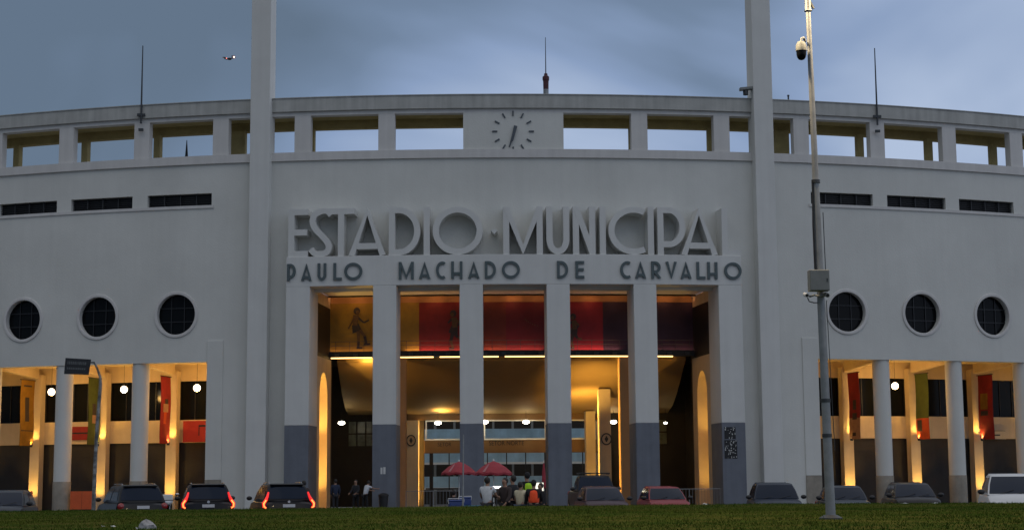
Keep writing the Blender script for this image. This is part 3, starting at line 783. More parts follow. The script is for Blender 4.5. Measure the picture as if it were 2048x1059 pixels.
board(141, 188, 981.5, 96.2, 'orange hoarding panel low between the left round columns')
board(38, 66, 982, 96.5, 'orange hoarding panel low behind the blue car at the left edge')

# ------------------------------------------------------------------ lettering
def strip(pts, w, close=False):                # 2-D mitred strip, returns (left, right) lists
    P = [Vector(p) for p in pts]; n = len(P); L = []; Rr = []
    for i in range(n):
        if close: a, b = P[i - 1], P[(i + 1) % n]
        else: a, b = P[max(i - 1, 0)], P[min(i + 1, n - 1)]
        if (close or 0 < i < n - 1):
            d1 = (P[i] - a).normalized(); d2 = (b - P[i]).normalized(); t = (d1 + d2).normalized(); nn = Vector((-t.y, t.x)); k = 1 / max(0.35, nn.dot(Vector((-d1.y, d1.x))))
        else:
            t = (b - a).normalized(); nn = Vector((-t.y, t.x)); k = 1
        L.append(P[i] + nn * w * k / 2); Rr.append(P[i] - nn * w * k / 2)
    return L, Rr
def arc(cx, cy, rx, ry, a0, a1, n=22): return [(cx + rx * cos(radians(a0 + (a1 - a0) * i / n)), cy + ry * sin(radians(a0 + (a1 - a0) * i / n))) for i in range(n + 1)]
def smooth(P, m=5):
    o = []; Q = [P[0]] + list(P) + [P[-1]]
    for i in range(1, len(Q) - 2):
        for j in range(m):
            u = j / m; o.append(tuple(0.5 * (2 * Q[i][k] + (Q[i + 1][k] - Q[i - 1][k]) * u + (2 * Q[i - 1][k] - 5 * Q[i][k] + 4 * Q[i + 1][k] - Q[i + 2][k]) * u * u + (3 * Q[i][k] - Q[i - 1][k] - 3 * Q[i + 1][k] + Q[i + 2][k]) * u ** 3) for k in (0, 1)))
    return o + [P[-1]]
def glyph(ch, w, h, t):
    q = t / 2; o = t * 0.9
    if ch == 'E': return [[(q, 0), (q, h)], [(t, h - q), (w, h - q)], [(t, .51 * h), (w * .95, .51 * h)], [(t, q), (w, q)]]
    if ch == 'S': return [smooth([(w * x, h * y) for x, y in ((.97, .86), (.80, .945), (.52, .945), (.22, .87), (.13, .74), (.24, .59), (.52, .45), (.78, .31), (.87, .19), (.76, .085), (.50, .055), (.24, .07), (.05, .16))])]
    if ch == 'T': return [[(w / 2, 0), (w / 2, h - t)], [(0, h - q), (w, h - q)]]
    if ch == 'A': return [[(o * .5, 0), (w / 2, h * 1.02), (w - o * .5, 0)], [(w * .22, h * .20), (w * .78, h * .20)]]
    if ch == 'V': return [[(o * .5, h), (w / 2, -.0), (w - o * .5, h)]]
    if ch == 'D': return [[(q, 0), (q, h)], [(t * .6, h - q)] + arc(t * .6 + (w - t * .6 - q) * .25, h / 2, (w - t * .6 - q) * .75, h / 2 - q, 90, -90) + [(t * .6, q)]]
    if ch == 'I': return [[(w / 2, 0), (w / 2, h)]]
    if ch == 'O': return [('c', arc(w / 2, h / 2, w / 2 - q, h / 2 - q, 0, 360, 40)[:-1])]
    if ch == 'M': return [[(q, 0), (q, h)], [(w - q, 0), (w - q, h)], [(q, h), (w / 2, h * .02), (w - q, h)]]
    if ch == 'U': return [[(q, h), (q, h * .32)] + arc(w / 2, h * .32, w / 2 - q, h * .32 - q, 180, 360, 14)[1:] + [(w - q, h)]]
    if ch == 'N': return [[(q, 0), (q, h)], [(w - q, 0), (w - q, h)], [(q, h), (w - q, h * .02)]]
    if ch == 'C': return [arc(w * .68, h / 2, w * .68 - q, h / 2 - q, 62, 298, 30)]
    if ch == 'P': return [[(q, 0), (q, h)], [(t * .6, h - q)] + arc(w * .40, h * .58, w * .60 - q, h * .42 - q, 90, -90) + [(t * .6, h * .16 + q)]]
    if ch == 'L': return [[(q, 0), (q, h)], [(t, q), (w, q)]]
    if ch == 'H': return [[(q, 0), (q, h)], [(w - q, 0), (w - q, h)], [(t, h * .30), (w - t, h * .30)]]
    if ch == 'R': return [[(q, 0), (q, h)], [(t * .6, h - q)] + arc(w * .40, h * .66, w * .55 - q, h * .34 - q, 90, -90, 14) + [(t * .6, h * .32 + q)], [(w * .35, h * .38), (w - o * .5, 0)]]
    if ch == 'p': return [('c', [(w * .1, h * .50), (w * .5, h * .53), (w * .9, h * .50), (w * .5, h * .42)])]
def make_letter(ch, s0, w, z0, h, t, dF, dB, m, parent, name='letter'):
    mb = MB(); lay = 0
    for st in glyph(ch, w, h, t):
        close = isinstance(st, tuple); pts = st[1] if close else st
        L, Rr = strip(pts, t, close); lay += 0.004
        if ch == 'p':
            vs = [W(s0 + p[0], dF, z0 + p[1]) for p in pts] + [W(s0 + p[0], dB, z0 + p[1]) for p in pts]
            mb.add(vs, [(0, 1, 2, 3)] + [(i, (i + 1) % 4, 4 + (i + 1) % 4, 4 + i) for i in range(4)]); continue
        cl = lambda p: (p[0], min(max(p[1], 0.0), h))
        L = [cl(p) for p in L]; Rr = [cl(p) for p in Rr]; n = len(L); vs = []
        for a, b in zip(L, Rr):
            vs += [W(s0 + a[0], dF + lay, z0 + a[1]), W(s0 + b[0], dF + lay, z0 + b[1]), W(s0 + b[0], dB, z0 + b[1]), W(s0 + a[0], dB, z0 + a[1])]
        fs = []
        for i in range(n if close else n - 1):
            a = 4 * i; b = 4 * ((i + 1) % n); fs += [(a, b, b + 1, a + 1), (a + 1, b + 1, b + 2, a + 2), (a + 3, a, b, b + 3)][:3]
        if not close: fs += [(0, 1, 2, 3), (4 * n - 4, 4 * n - 1, 4 * n - 2, 4 * n - 3)]
        mb.add(vs, fs)
    return mb.build(name, M[m], parent)
def lettering(items, y_top, y_bot, t, dF, dB, m, root, origin_py):
    for ch, a, b in items:
        s0 = on(a, origin_py, dF)[0]; s1 = on(b, origin_py, dF)[0]
        make_letter(ch, s0, s1 - s0, y_bot, y_top - y_bot, t, dF, dB, m, root)
big = thing('facade_lettering', 'large pale raised letters reading ESTADIO MUNICIPAL standing on the portico ledge', 'sign', W(0, 1, 14.5))
c4 = lambda u: 480 + u / 3.938
c5 = lambda u: 1000 + u / 3.938
B1 = [('E', 380, 535), ('S', 548, 722), ('T', 690, 900), ('A', 858, 1145), ('D', 1172, 1420), ('I', 1446, 1494), ('O', 1517, 1912)]
B2 = [('M', 25, 337), ('U', 366, 547), ('N', 575, 752), ('I', 785, 835), ('C', 855, 1150), ('I', 1165, 1213), ('P', 1242, 1462), ('A', 1428, 1712), ('L', 1748, 1895)]
items = [(c, c4(a), c4(b)) for c, a, b in B1] + [('p', c4(1970), c4(2035))] + [(c, c5(a), c5(b)) for c, a, b in B2]
lettering(items, 17.28, 14.505, 0.345, 1.12, 0.002, 'pillar', big, 470)
small = thing('name_lettering', 'row of thin dark green letters reading PAULO MACHADO DE CARVALHO on the portico head', 'sign', W(0, 1.25, 13))
S1 = [('P', 370, 437), ('A', 482, 562), ('U', 610, 678), ('L', 735, 800), ('O', 820, 962), ('M', 1250, 1368), ('A', 1410, 1498), ('C', 1543, 1617), ('H', 1663, 1752), ('A', 1797, 1885), ('D', 1928, 2016)]
S2 = [('O', 15, 157), ('D', 450, 537), ('E', 595, 664), ('C', 948, 1030), ('A', 1066, 1150), ('R', 1193, 1270), ('V', 1308, 1394), ('A', 1424, 1508), ('L', 1550, 1618), ('H', 1635, 1714), ('O', 1768, 1904)]
items = [(c, c4(a), c4(b)) for c, a, b in S1] + [(c, c5(a), c5(b)) for c, a, b in S2]
zt = on(1025, 521.5, 1.3)[1]; zb = on(1025, 556, 1.3)[1]
lettering(items, zt, zb, 0.15, 1.30, 1.202, 'green_letter', small, 540)

# clock
ck = thing('wall_clock', 'dark wall clock of twelve bars and two hands, top centre of the facade', 'clock', W(-0.02, 0.05, 21.9))
def bar2(p0, p1, w0, w1, dF, dB, name, parent):
    a = Vector(p0); b = Vector(p1); d = (b - a).normalized(); n = Vector((-d.y, d.x))
    q = [a + n * w0, a - n * w0, b - n * w1, b + n * w1]; mb = MB()
    mb.add([W(p.x, dF, p.y) for p in q] + [W(p.x, dB, p.y) for p in q], [(0, 1, 2, 3), (0, 4, 5, 1), (1, 5, 6, 2), (2, 6, 7, 3), (3, 7, 4, 0)])
    return mb.build(name, M['clock'], parent)
for i in range(12):
    a = 2 * pi * i / 12; c, s_ = cos(a), sin(a)
    bar2((-0.02 + 0.92 * c, 21.9 + 0.92 * s_), (-0.02 + 1.22 * c, 21.9 + 1.22 * s_), 0.038, 0.038, 0.07, 0.004, 'hour_mark', ck)
a = radians(-106)
bar2((-0.02 + 0.08 - 0.0 - 0.30 * cos(a), 21.9 - 0.30 * sin(a) ), (-0.02 + 0.05 + 1.0 * cos(a), 21.9 + 1.0 * sin(a)), 0.09, 0.035, 0.11, 0.075, 'minute_hand', ck)
a = radians(-103)
bar2((-0.02 + 0.08 - 0.32 * cos(a), 21.9 - 0.32 * sin(a)), (-0.02 + 0.06 + 0.62 * cos(a), 21.9 + 0.62 * sin(a)), 0.10, 0.07, 0.14, 0.112, 'hour_hand', ck)

# rods on the colonnade
def rod(px, pyt, pyb, lab, dr=0.25):
    s, z0 = on(px, pyb, dr); _, z1 = on(px, pyt, dr); x, y, _ = W(s, dr, 0)
    t = thing('lightning_rod', lab, 'lightning rod', (x, y, z0), 0, 'rods on the colonnade')
    MB().tube([(0, 0, 0), (0, 0, 2.0), (0, 0, z1 - z0)], [0.06, 0.05, 0.03], 8).build('rod', M['steel_dark'], t, True)
    MB().box(-0.24, 0.24, -0.05, 0.1, 0.45, 0.6).build('bracket', M['steel_dark'], t, True)
    MB().box(-0.14, 0.14, -0.05, 0.1, -0.45, -0.30).build('bracket', M['steel_dark'], t, True)
rod(282, 92, 247, 'tall thin dark rod on the colonnade, left of the left flag tower')
rod(1755, 97, 250, 'tall thin dark rod on the colonnade, right of the lamp post')
s, z = on(1577, 206, -1); x, y, _ = W(s, -1, 0)
t = thing('roof_pipe', 'very short dark pipe on the roof edge right of the right tower', 'pipe', (x, y, ZT)); MB().tube([(0, 0, 0), (0, 0, 0.62)], 0.05, 8).build('pipe', M['steel_dark'], t, True); MB().lathe([(0.07, 0.56), (0.07, 0.64)], n=10).build('cap', M['steel_dark'], t, True)
Y = 112.0; p0 = at(1092, 190, Y); p1 = at(1092, 75, Y); k = 1.0
t = thing('aerial_mast', 'thin aerial on a dark red drum rising behind the roof line above the clock', 'antenna', (p0.x, Y, p0.z - 6))
MB().lathe([(0.19, 4), (0.19, 7.0)], n=16).build('base', M['steel'], t, True)
o = MB().lathe([(0.17, 6.35), (0.19, 6.4), (0.20, 7.0), (0.24, 7.1), (0.24, 7.32), (0.13, 7.42), (0.12, 7.55), (0.04, 7.6)], n=16); o.build('drum', M['rust'], t, True)
MB().tube([(0, 0, 7.5), (0, 0, p1.z - p0.z + 6)], [0.045, 0.022], 6).build('aerial', M['steel_dark'], t, True)
s, zb_ = on(373, 315, -2.8); _, z1 = on(373, 282, -2.8); x, y, _ = W(s, -2.8, 0)
t = thing('finial', 'slim dark pointed finial standing on the terrace inside the third colonnade opening from left', 'finial', (x, y, ZS1 - 0.25))
MB().lathe([(0.09, 0), (0.09, 0.75), (0.10, 0.8), (0.02, z1 - ZS1 + 0.3)], n=10).build('shaft', M['black'], t, True)
MB().lathe([(0.16, 0), (0.16, 0.08)], n=12).build('foot', M['black'], t, True)
# security camera on the right tower
s, z = on(1493, 179, 0.3); x, y, zz = W(s, 0.3, z); xt = W(14.2, 0.3, 0)[0]
t = thing('security_camera', 'grey security camera on a bracket at the side of the right flag tower', 'security camera', (x, y, z))
MB().slab([(-0.42, -0.2, 0.08), (0.36, -0.2, 0.16), (0.36, 0.2, 0.16), (-0.42, 0.2, 0.08)], 0.16).build('housing', M['cabinet'], t, True, bevel=0.02)
o = MB().lathe([(0.05, -0.36), (0.15, -0.34), (0.16, -0.1), (0.1, 0.0)], (-0.06, 0, 0), 14); o.sm = True; o.build('dome', M['steel_dark'], t, True)
MB().tube([(0.3, 0, 0.0), (xt - x + 0.05, 0, -0.1), (xt - x + 0.02, 0, -0.55)], 0.04, 8).build('bracket', M['steel'], t, True)
# drone
p = at(459, 118, 60)
t = thing('drone', 'small dark drone with red and white lights in the sky left of the left tower', 'drone', p)
t.scale = (0.75,) * 3
o = MB().ball((0, 0, 0), 0.1, 12, 8, (1.2, 1, 0.6)); o.build('body', M['black'], t, True)
for i, (dx, dy) in enumerate(((-0.24, -0.14), (0.2, -0.14), (-0.2, 0.14), (0.2, 0.14))):
    MB().tube([(0, 0, 0), (dx, dy, 0.03 + dx * 0.15)], 0.014, 6).build('arm', M['black'], t, True)
    MB().lathe([(0.1, 0), (0.1, 0.006)], (dx, dy, 0.07 + dx * 0.15), 14).build('rotor', M['steel_dark'], t, True)
M['red_dot'] = mat('lit_red_dot', (1, 0.2, 0.2), 0.5, emit=(1, 0.25, 0.2), es=2.0)
M['white_dot'] = mat('lit_pink_dot', (1, 0.8, 0.8), 0.5, emit=(1, 0.45, 0.38), es=3.5)
MB().ball((0.25, -0.16, 0.05), 0.045, 10, 8).build('light', M['white_dot'], t, True)
MB().ball((-0.13, -0.16, -0.01), 0.025, 10, 8).build('light', M['red_dot'], t, True)

# ------------------------------------------------------------------ lamp post with cameras (foreground right)
LY = 28.0
pb = at(1662, 1043, LY); pt = at(1612.5, -60, LY); pb.z = lawn_z(pb.x, LY) - 0.05
P_ = lambda f: pb + (pt - pb) * f
def fpy(py):                                     # fraction along the post for a photo row
    lo, hi = 0.0, 1.0
    for _ in range(30):
        m = (lo + hi) / 2
        q = P_(m) - Vector((CX, 0, CAMZ)); d = q.dot(fwd); yy = 529.5 - F_PX * q.dot(u2) / d
        if yy > py: lo = m
        else: hi = m
    return lo
lp = thing('lamp_post', 'tall leaning grey steel lamp post carrying cameras and a box, standing on the grass', 'lamp post', pb)
sh = lambda q: q - pb
mb = MB(); mb.tube([sh(P_(0)), sh(P_(fpy(900))), sh(P_(fpy(600))), sh(P_(fpy(560)))], [0.086, 0.078, 0.068, 0.065], 18); mb.sm = True
mb.build('lower_pole', M['steel'], lp, True)
mb = MB(); mb.tube([sh(P_(fpy(559))), sh(P_(fpy(250))), sh(P_(fpy(23)))], [0.065, 0.052, 0.042], 18); mb.sm = True
mb.build('upper_pole', M['steel'], lp, True)
mb = MB(); mb.tube([sh(P_(fpy(22.5))), sh(P_(fpy(20))), sh(P_(fpy(-50)))], [0.075, 0.056, 0.05], 18); mb.sm = True
mb.build('top_sleeve', M['steel'], lp, True)
MB().lathe([(0.2, 0.0), (0.2, 0.07), (0.11, 0.12)], n=20).build('base_plate', M['steel_dark'], lp, True)
for py in (363, 800, 870):
    q = sh(P_(fpy(py))); MB().tube([q + Vector((0, 0, -0.03)), q + Vector((0, 0, 0.03))], 0.088 if py > 500 else 0.076, 16).build('strap', M['steel_dark'], lp, True)
mb = MB(); mb.tube([sh(P_(fpy(py))) + Vector((-0.085 + (0.02 if py < 400 else 0), -0.03, 0)) for py in (540, 450, 385, 360)], 0.02, 6); mb.build('cable', M['black'], lp, True)
mb = MB(); mb.tube([sh(P_(fpy(py))) + Vector((0.10, -0.02, 0)) for py in (540, 480, 430, 425)], 0.008, 6); mb.build('cable', M['steel_dark'], lp, True)
mb = MB(); mb.tube([sh(P_(fpy(py))) + Vector((0.12 - (900 - py) * 0.0001, -0.02, 0)) for py in (900, 760, 600)], 0.007, 6); mb.build('cable', M['steel_dark'], lp, True)
c = at(1637, 561, LY - 0.18)
cb = thing('control_cabinet', 'square grey metal cabinet strapped to the lamp post', 'cabinet', c)
MB().box(-0.175, 0.175, -0.1, 0.1, -0.185, 0.185).build('box', M['cabinet'], cb, True, bevel=0.012)
MB().box(-0.16, 0.16, -0.106, -0.101, -0.17, 0.17).build('door', M['cabinet'], cb, True, bevel=0.004)
MB().box(0.12, 0.14, -0.115, -0.107, -0.03, 0.03).build('handle', M['steel_dark'], cb, True)
for px, py, dx, lab in ((1612, 588, -1, 'small bullet camera left of the lamp post below the cabinet'), (1653, 588, 1, 'small bullet camera right of the lamp post below the cabinet')):
    q = at(px, py, LY - 0.15); t = thing('bullet_camera', lab, 'security camera', q, 0, 'bullet cameras on the lamp post')
    mb = MB(); mb.tube([(0, -0.09, -0.03), (0, 0.09, 0.01)], 0.036, 14); mb.sm = True; mb.build('housing', M['white'] if dx < 0 else M['cabinet'], t, True)
    mb = MB(); mb.tube([(0, -0.096, -0.031), (0, -0.091, -0.03)], 0.028, 12); mb.build('lens', M['black'], t, True)
    mb = MB(); mb.tube([(0, 0.03, -0.01), (-dx * 0.09, 0.08, -0.03), (-dx * 0.17, 0.14, 0.0)], 0.018, 8); mb.build('bracket', M['steel'], t, True)
mb = MB(); q = sh(at(1615, 598, LY - 0.1)); mb.tube([q + Vector((0.0, 0, 0.03)), q + Vector((0.03, 0, -0.04)), q + Vector((0.12, 0.02, -0.06)), q + Vector((0.2, 0.1, -0.05))], 0.01, 6); mb.build('cable', M['black'], lp, True)
q = at(1602.5, 100, LY - 0.12)
t = thing('dome_camera', 'black and cream dome camera hanging at the top of the lamp post', 'security camera', q)
mb = MB().lathe([(0.03, 0.16), (0.07, 0.14), (0.095, 0.08), (0.1, 0.0), (0.1, -0.02)], n=20); mb.sm = True; mb.build('housing', M['cabinet'], t, True)
mb = MB().lathe([(0.09, -0.021), (0.088, -0.09), (0.075, -0.14), (0.05, -0.175), (0.01, -0.19)], n=20); mb.sm = True; mb.build('dome', M['darkglass'], t, True)
mb = MB(); mb.tube([(0, 0, 0.15), (0.01, 0, 0.21), (0.06, 0.05, 0.24), (0.1, 0.1, 0.18)], 0.022, 10); mb.sm = True; mb.build('arm', M['steel'], t, True)
# luminaires just above the frame and the small bracket at the top
q = sh(at(1624, 4, LY)); MB().slab([q + Vector((-0.05, -0.03, 0.05)), q + Vector((0.04, -0.03, -0.12)), q + Vector((0.04, 0.03, -0.12)), q + Vector((-0.05, 0.03, 0.05))], 0.03).build('clamp', M['cabinet'], lp, True)
for dx in (-1, 1):
    mb = MB(); a = sh(pt); mb.tube([a, a + Vector((0.35 * dx, -0.1, 0.25)), a + Vector((1.0 * dx, -0.3, 0.35))], [0.04, 0.035, 0.03], 10); mb.build('arm', M['steel'], lp, True)
    h = MB().box(a.x + dx * 1.25 - 0.35, a.x + dx * 1.25 + 0.35, a.y - 0.5, a.y - 0.2, a.z + 0.3, a.z + 0.42).build('lamp_head', M['cabinet'], lp, True, bevel=0.03)
    MB().box(a.x + dx * 1.25 - 0.27, a.x + dx * 1.25 + 0.27, a.y - 0.46, a.y - 0.24, a.z + 0.285, a.z + 0.299).build('glass', mat('lit_street_lamp', (1, 0.9, 0.7), 0.4, emit=(1.0, 0.72, 0.40), es=30), h, True)
    l = pt + Vector((dx * 1.25, -0.35, 0.2)); spot(l, l + Vector((0, 4.0, -9)), 800, (1.0, 0.74, 0.42), 165, 0.7, 0.2, 'street_light')

# ------------------------------------------------------------------ leaning post with street name sign (left)
SY = 49.0
pts = [(187, 1012), (190, 930), (195, 840), (201, 770), (200, 752), (194, 735), (188, 724), (176, 724)]
q0 = at(186, 1015, SY); q0.z = lawn_z(q0.x, SY) - 0.1
ss = thing('street_sign_post', 'leaning post with curved top and dark street name plate before the left columns', 'street sign', q0)
mb = MB(); P3 = [Vector((0, 0, 0))] + [at(a, b, SY) - q0 for a, b in pts]; mb.tube(P3, [0.062, 0.060, 0.056, 0.052, 0.048, 0.038, 0.03, 0.03, 0.03], 12); mb.sm = True
mb.build('post', mat('stickered_post', (0.14, 0.15, 0.16), 0.6, 0.85, 6, metal=0.1, col2=(0.26, 0.27, 0.28)), ss, True)
cn = [at(a, b, SY - 0.1) - q0 for a, b in ((128, 747), (177, 749), (182, 718), (131, 715))]
MB().slab(cn, 0.03).build('name_plate', mat('dark_plate', (0.018, 0.020, 0.026), 0.6, 0.2, 6), ss, True)
mb = MB()
def lerp4(u, v, e=0.012): 
    p = (cn[0] * (1 - u) + cn[1] * u) * (1 - v) + (cn[3] * (1 - u) + cn[2] * u) * v; return p + Vector((0, -e - 0.0, 0))
random.seed(3)
for v0, v1 in ((0.62, 0.80), (0.30, 0.42)):
    u = 0.10
    while u < 0.86:
        w = random.uniform(0.03, 0.07); mb.add([lerp4(u, v0), lerp4(u + w, v0), lerp4(u + w, v1), lerp4(u, v1)], [(0, 1, 2, 3)]); u += w + 0.022
mb.build('lettering', mat('worn_lettering', (0.10, 0.11, 0.12), 0.7), ss, True)

# ------------------------------------------------------------------ cars
PAINT = {}
def paint(name, col, metal=0.3, rough=0.3):
    if name not in ('white', 'red'): col = tuple(0.5 * c for c in col)
    if name not in PAINT: PAINT[name] = mat('car_paint_' + name, col, rough, 0.06, 3, metal=0.0, coat=0.05, spec=0.2)
    return PAINT[name]
def lerp(a, b, t): return a + (b - a) * t
KIND = {
    # length, width, height, belt, hood, windscreen base x, roof front x, roof rear x, rear window base x   (x forward from the centre)
    'suv':   (4.45, 1.88, 1.66, 1.06, 1.06, 1.05, 0.35, -1.65, -2.02),
    'hatch': (3.90, 1.70, 1.47, 0.95, 0.95, 1.05, 0.25, -1.35, -1.78),
    'sedan': (4.45, 1.76, 1.45, 0.94, 0.94, 0.95, 0.20, -0.95, -1.55),
    'mpv':   (4.20, 1.78, 1.62, 1.00, 1.00, 1.25, 0.35, -1.45, -1.98),
    'pickup': (4.9, 1.85, 1.78, 1.12, 1.12, 0.95, 0.40, -0.60, -0.80)}
def make_car(label, kind, pm, loc, rz, lit=False, group='cars parked in front of the stadium', rails=False, tail='block', name='parked_car', plate=True, scale=1.0):
    L, Wd, H, belt, hood, xa, xb, xc, xd = KIND[kind]
    t = thing(name, label, 'car' if kind != 'pickup' else 'pickup truck', loc, rz, group)
    t.scale = (scale,) * 3
    hw = Wd / 2; hl = L / 2
    # lower body
    st = [(-hl, 0.80, 0.62, .42), (-hl + 0.06, 0.92, belt - 0.12, .26), (-hl + 0.25, 0.98, belt - 0.02, .2), (xd, 1.0, belt, .2), (xc, 1.0, belt, .2), (0, 1.0, belt - 0.01, .2), (xa, 0.99, hood - 0.02, .2),
          (lerp(xa, hl, .5), 0.975, hood - 0.07, .2), (hl - 0.28, 0.95, hood - 0.17, .2), (hl - 0.06, 0.86, hood - 0.33, .26), (hl, 0.74, 0.55, .34)]
    mb = MB(); vs = []; 
    for x, k, zt_, zb_ in st:
        w = hw * k; h = zt_ - zb_
        half = [(0, zb_), (w * .86, zb_), (w * .97, zb_ + h * .18), (w, zb_ + h * .45), (w * .985, zb_ + h * .75), (w * .94, zb_ + h * .93), (w * .84, zt_), (w * .45, zt_ + .02), (0, zt_ + .03)]
        ring = half + [(-a, b) for a, b in half[-2:0:-1]]
        vs += [(x, a, b) for a, b in ring]
    n = 16; fs = []
    for i in range(len(st) - 1):
        for j in range(n): a = i * n + j; b = i * n + (j + 1) % n; fs.append((a, b, b + n, a + n))
    fs += [tuple(range(n)), tuple(range((len(st) - 1) * n, len(st) * n))]
    mb.add(vs, fs); mb.sm = True; body = mb.build('body', pm, t, True)
    # cabin (pillars and roof in body colour), windows proud of it
    wb = hw * 0.90; wm = hw * 0.86; wt = hw * 0.70
    zb_ = belt - 0.02; zt_ = H - 0.05; zm_ = lerp(zb_, zt_, .55)
    lv = [(zb_, wb, xa, xd), (zm_, lerp(wb, wt, .5) + .015, lerp(xa, xb, .53), lerp(xd, xc, .53)), (zt_, wt, xb, xc), (H - 0.012, wt * .86, xb - 0.14, xc + 0.12), (H, wt * .5, xb - 0.35, xc + 0.4)]
    mb = MB(); vs = []
    for z, w, xf, xr in lv:
        m_ = (xf + xr) / 2; vs += [(xf - .07, -w, z), (xf + .03, -w * .55, z), (xf + .05, 0, z), (xf + .03, w * .55, z), (xf - .07, w, z), (m_, w * 1.01, z), (xr + .05, w, z), (xr - .02, w * .5, z), (xr - .03, 0, z), (xr - .02, -w * .5, z), (xr + .05, -w, z), (m_, -w * 1.01, z)]
    n = 12; fs = []
    for i in range(len(lv) - 1):
        for j in range(n): a = i * n + j; b = i * n + (j + 1) % n; fs.append((a, b, b + n, a + n))
    fs.append(tuple(range((len(lv) - 1) * n, len(lv) * n))); mb.add(vs, fs); mb.sm = True; mb.build('roof', pm, t, True)
    def ptc(level_t, idx):                    # point of cabin skin: between level 0,1,2 ; idx column
        f = level_t * 2; i = min(int(f), 1); f -= i
        return Vector(vs[i * n + idx]).lerp(Vector(vs[(i + 1) * n + idx]), f)
    def glass(cols, v0, v1, nm, out, trim0=0.0, trim1=0.0):
        g = MB(); rows = [lerp(v0, v1, k / 4) for k in range(5)]; gv = []
        for v in rows:
            line = [ptc(v, c) for c in cols]
            line[0] = line[0].lerp(line[1], trim0); line[-1] = line[-1].lerp(line[-2], trim1)
            gv += [p + Vector(out) for p in line]
        k = len(cols); g.add(gv, [(a * k + b, a * k + b + 1, (a + 1) * k + b + 1, (a + 1) * k + b) for a in range(4) for b in range(k - 1)])
        g.sm = True; return g.build(nm, M['carglass'], t, True)
    ws = glass([0, 1, 2, 3, 4], 0.05, 0.93, 'windscreen', (0.012, 0, 0.006), .12, .12)
    rw = glass([6, 7, 8, 9, 10], 0.12, 0.86, 'rear_window', (-0.012, 0, 0.006), .16, .16)
    for a, b, sy in (([4, 5], None, 1), ([0, 11], None, -1)):
        glass(a, 0.10, 0.88, 'side_window', (0, 0.012 * sy, 0.0), .10, .05)
    for a, sy in (([5, 6], 1), ([11, 10], -1)): glass(a, 0.10, 0.88, 'side_window', (0, 0.012 * sy, 0), .05, .16)
    # wheels
    for x in (hl - 0.82, -hl + 0.80):
        for sy in (-1, 1):
            r = 0.33 if kind in ('suv', 'pickup') else 0.30
            w = MB(); yy = sy * (hw - 0.10)
            w.tube([(x, yy - 0.1, r), (x, yy - 0.11 + 0.02, r), (x, yy + 0.09, r), (x, yy + 0.105, r)], [r * .9, r, r, r * .9], 22); wh = w.build('tyre', M['tyre'], t, True)
            w = MB(); w.tube([(x, sy * (hw + 0.002), r), (x, sy * (hw + 0.012), r)], [r * .62, r * .55], 14); w.build('rim', M['rim'], wh, True)
            w = MB(); nn = 16; w.add([(x, sy * (hw * 1.004), r)] + [(x + (r + .06) * cos(pi * i / nn), sy * (hw * 1.004), max(.2, r + (r + .06) * sin(pi * i / nn))) for i in range(nn + 1)], [(0, i, i + 1) for i in range(1, nn + 1)]); w.build('wheel_arch', M['black'], t, True)
    # mirrors
    for sy in (-1, 1):
        w = MB(); w.ball((xa - .22, sy * (hw + .09), belt + .07), .1, 12, 8, (.7, 1.1, .8)); w.sm = True; w.build('wing_mirror', M['black'], t, True)
    # front
    zf = hood - .30
    for sy in (-1, 1):
        w = MB(); w.ball((hl - .19, sy * hw * .66, zf + .02), .15, 14, 8, (.85, 1.25, .55)); w.sm = True; w.build('headlight', M['lens'], t, True)
    MB().box(hl - .07, hl + .012, -hw * .46, hw * .46, zf - .10, zf + .03).build('grille', M['black'], t, True, bevel=.01)
    MB().box(hl - .1, hl + .03, -hw * .72, hw * .72, .32, .50).build('bumper', M['black'], t, True, bevel=.03)
    o = MB(); o.tube([(hl + .0, 0, zf - .03), (hl + .025, 0, zf - .03)], .055, 14); o.build('emblem', M['chrome'], t, True)
    for dy in (-.5, .12):
        w = MB(); w.tube([(xa + .05, dy * hw + .0, belt + .02), (xa - .12, dy * hw + .42, belt + .12)], .009, 5); w.build('wiper', M['black'], t, True)
    if kind == 'pickup':
        mb = MB(); zb2 = belt
        for sy in (-1, 1): mb.tube([(xc + .05, sy * hw * .7, H + .06), (xb + .0, sy * hw * .7, H + .06)], .03, 8)
        mb.tube([(xb - .1, -hw * .75, H + .08), (xb - .1, hw * .75, H + .08)], .025, 8); mb.tube([(xc + .1, -hw * .75, H + .08), (xc + .1, hw * .75, H + .08)], .025, 8)
        mb.build('roof_rack', M['black'], t, True)
    # rear
    if plate:
        MB().box(-hl - .032, -hl - .005, -.22, .22, belt - .24 if kind == 'suv' else .62, belt - .13 if kind == 'suv' else .73).build('number_plate', M['plate'], t, True)
        MB().box(hl + .031, hl + .04, -.2, .2, .36, .46).build('number_plate', M['plate'], t, True)
    MB().box(-hl - .02, -hl + .1, -hw * .86, hw * .86, .36, .56).build('rear_bumper', M['black'], t, True, bevel=.03)
    # rear spoiler
    if kind in ('suv', 'hatch', 'mpv'):
        MB().slab([(xc - .10, -wt * .92, H - .055), (xc - .10, wt * .92, H - .055), (xc + .16, wt * .92, H - .02), (xc + .16, -wt * .92, H - .02)], .035).build('spoiler', pm, t, True, bevel=.01)
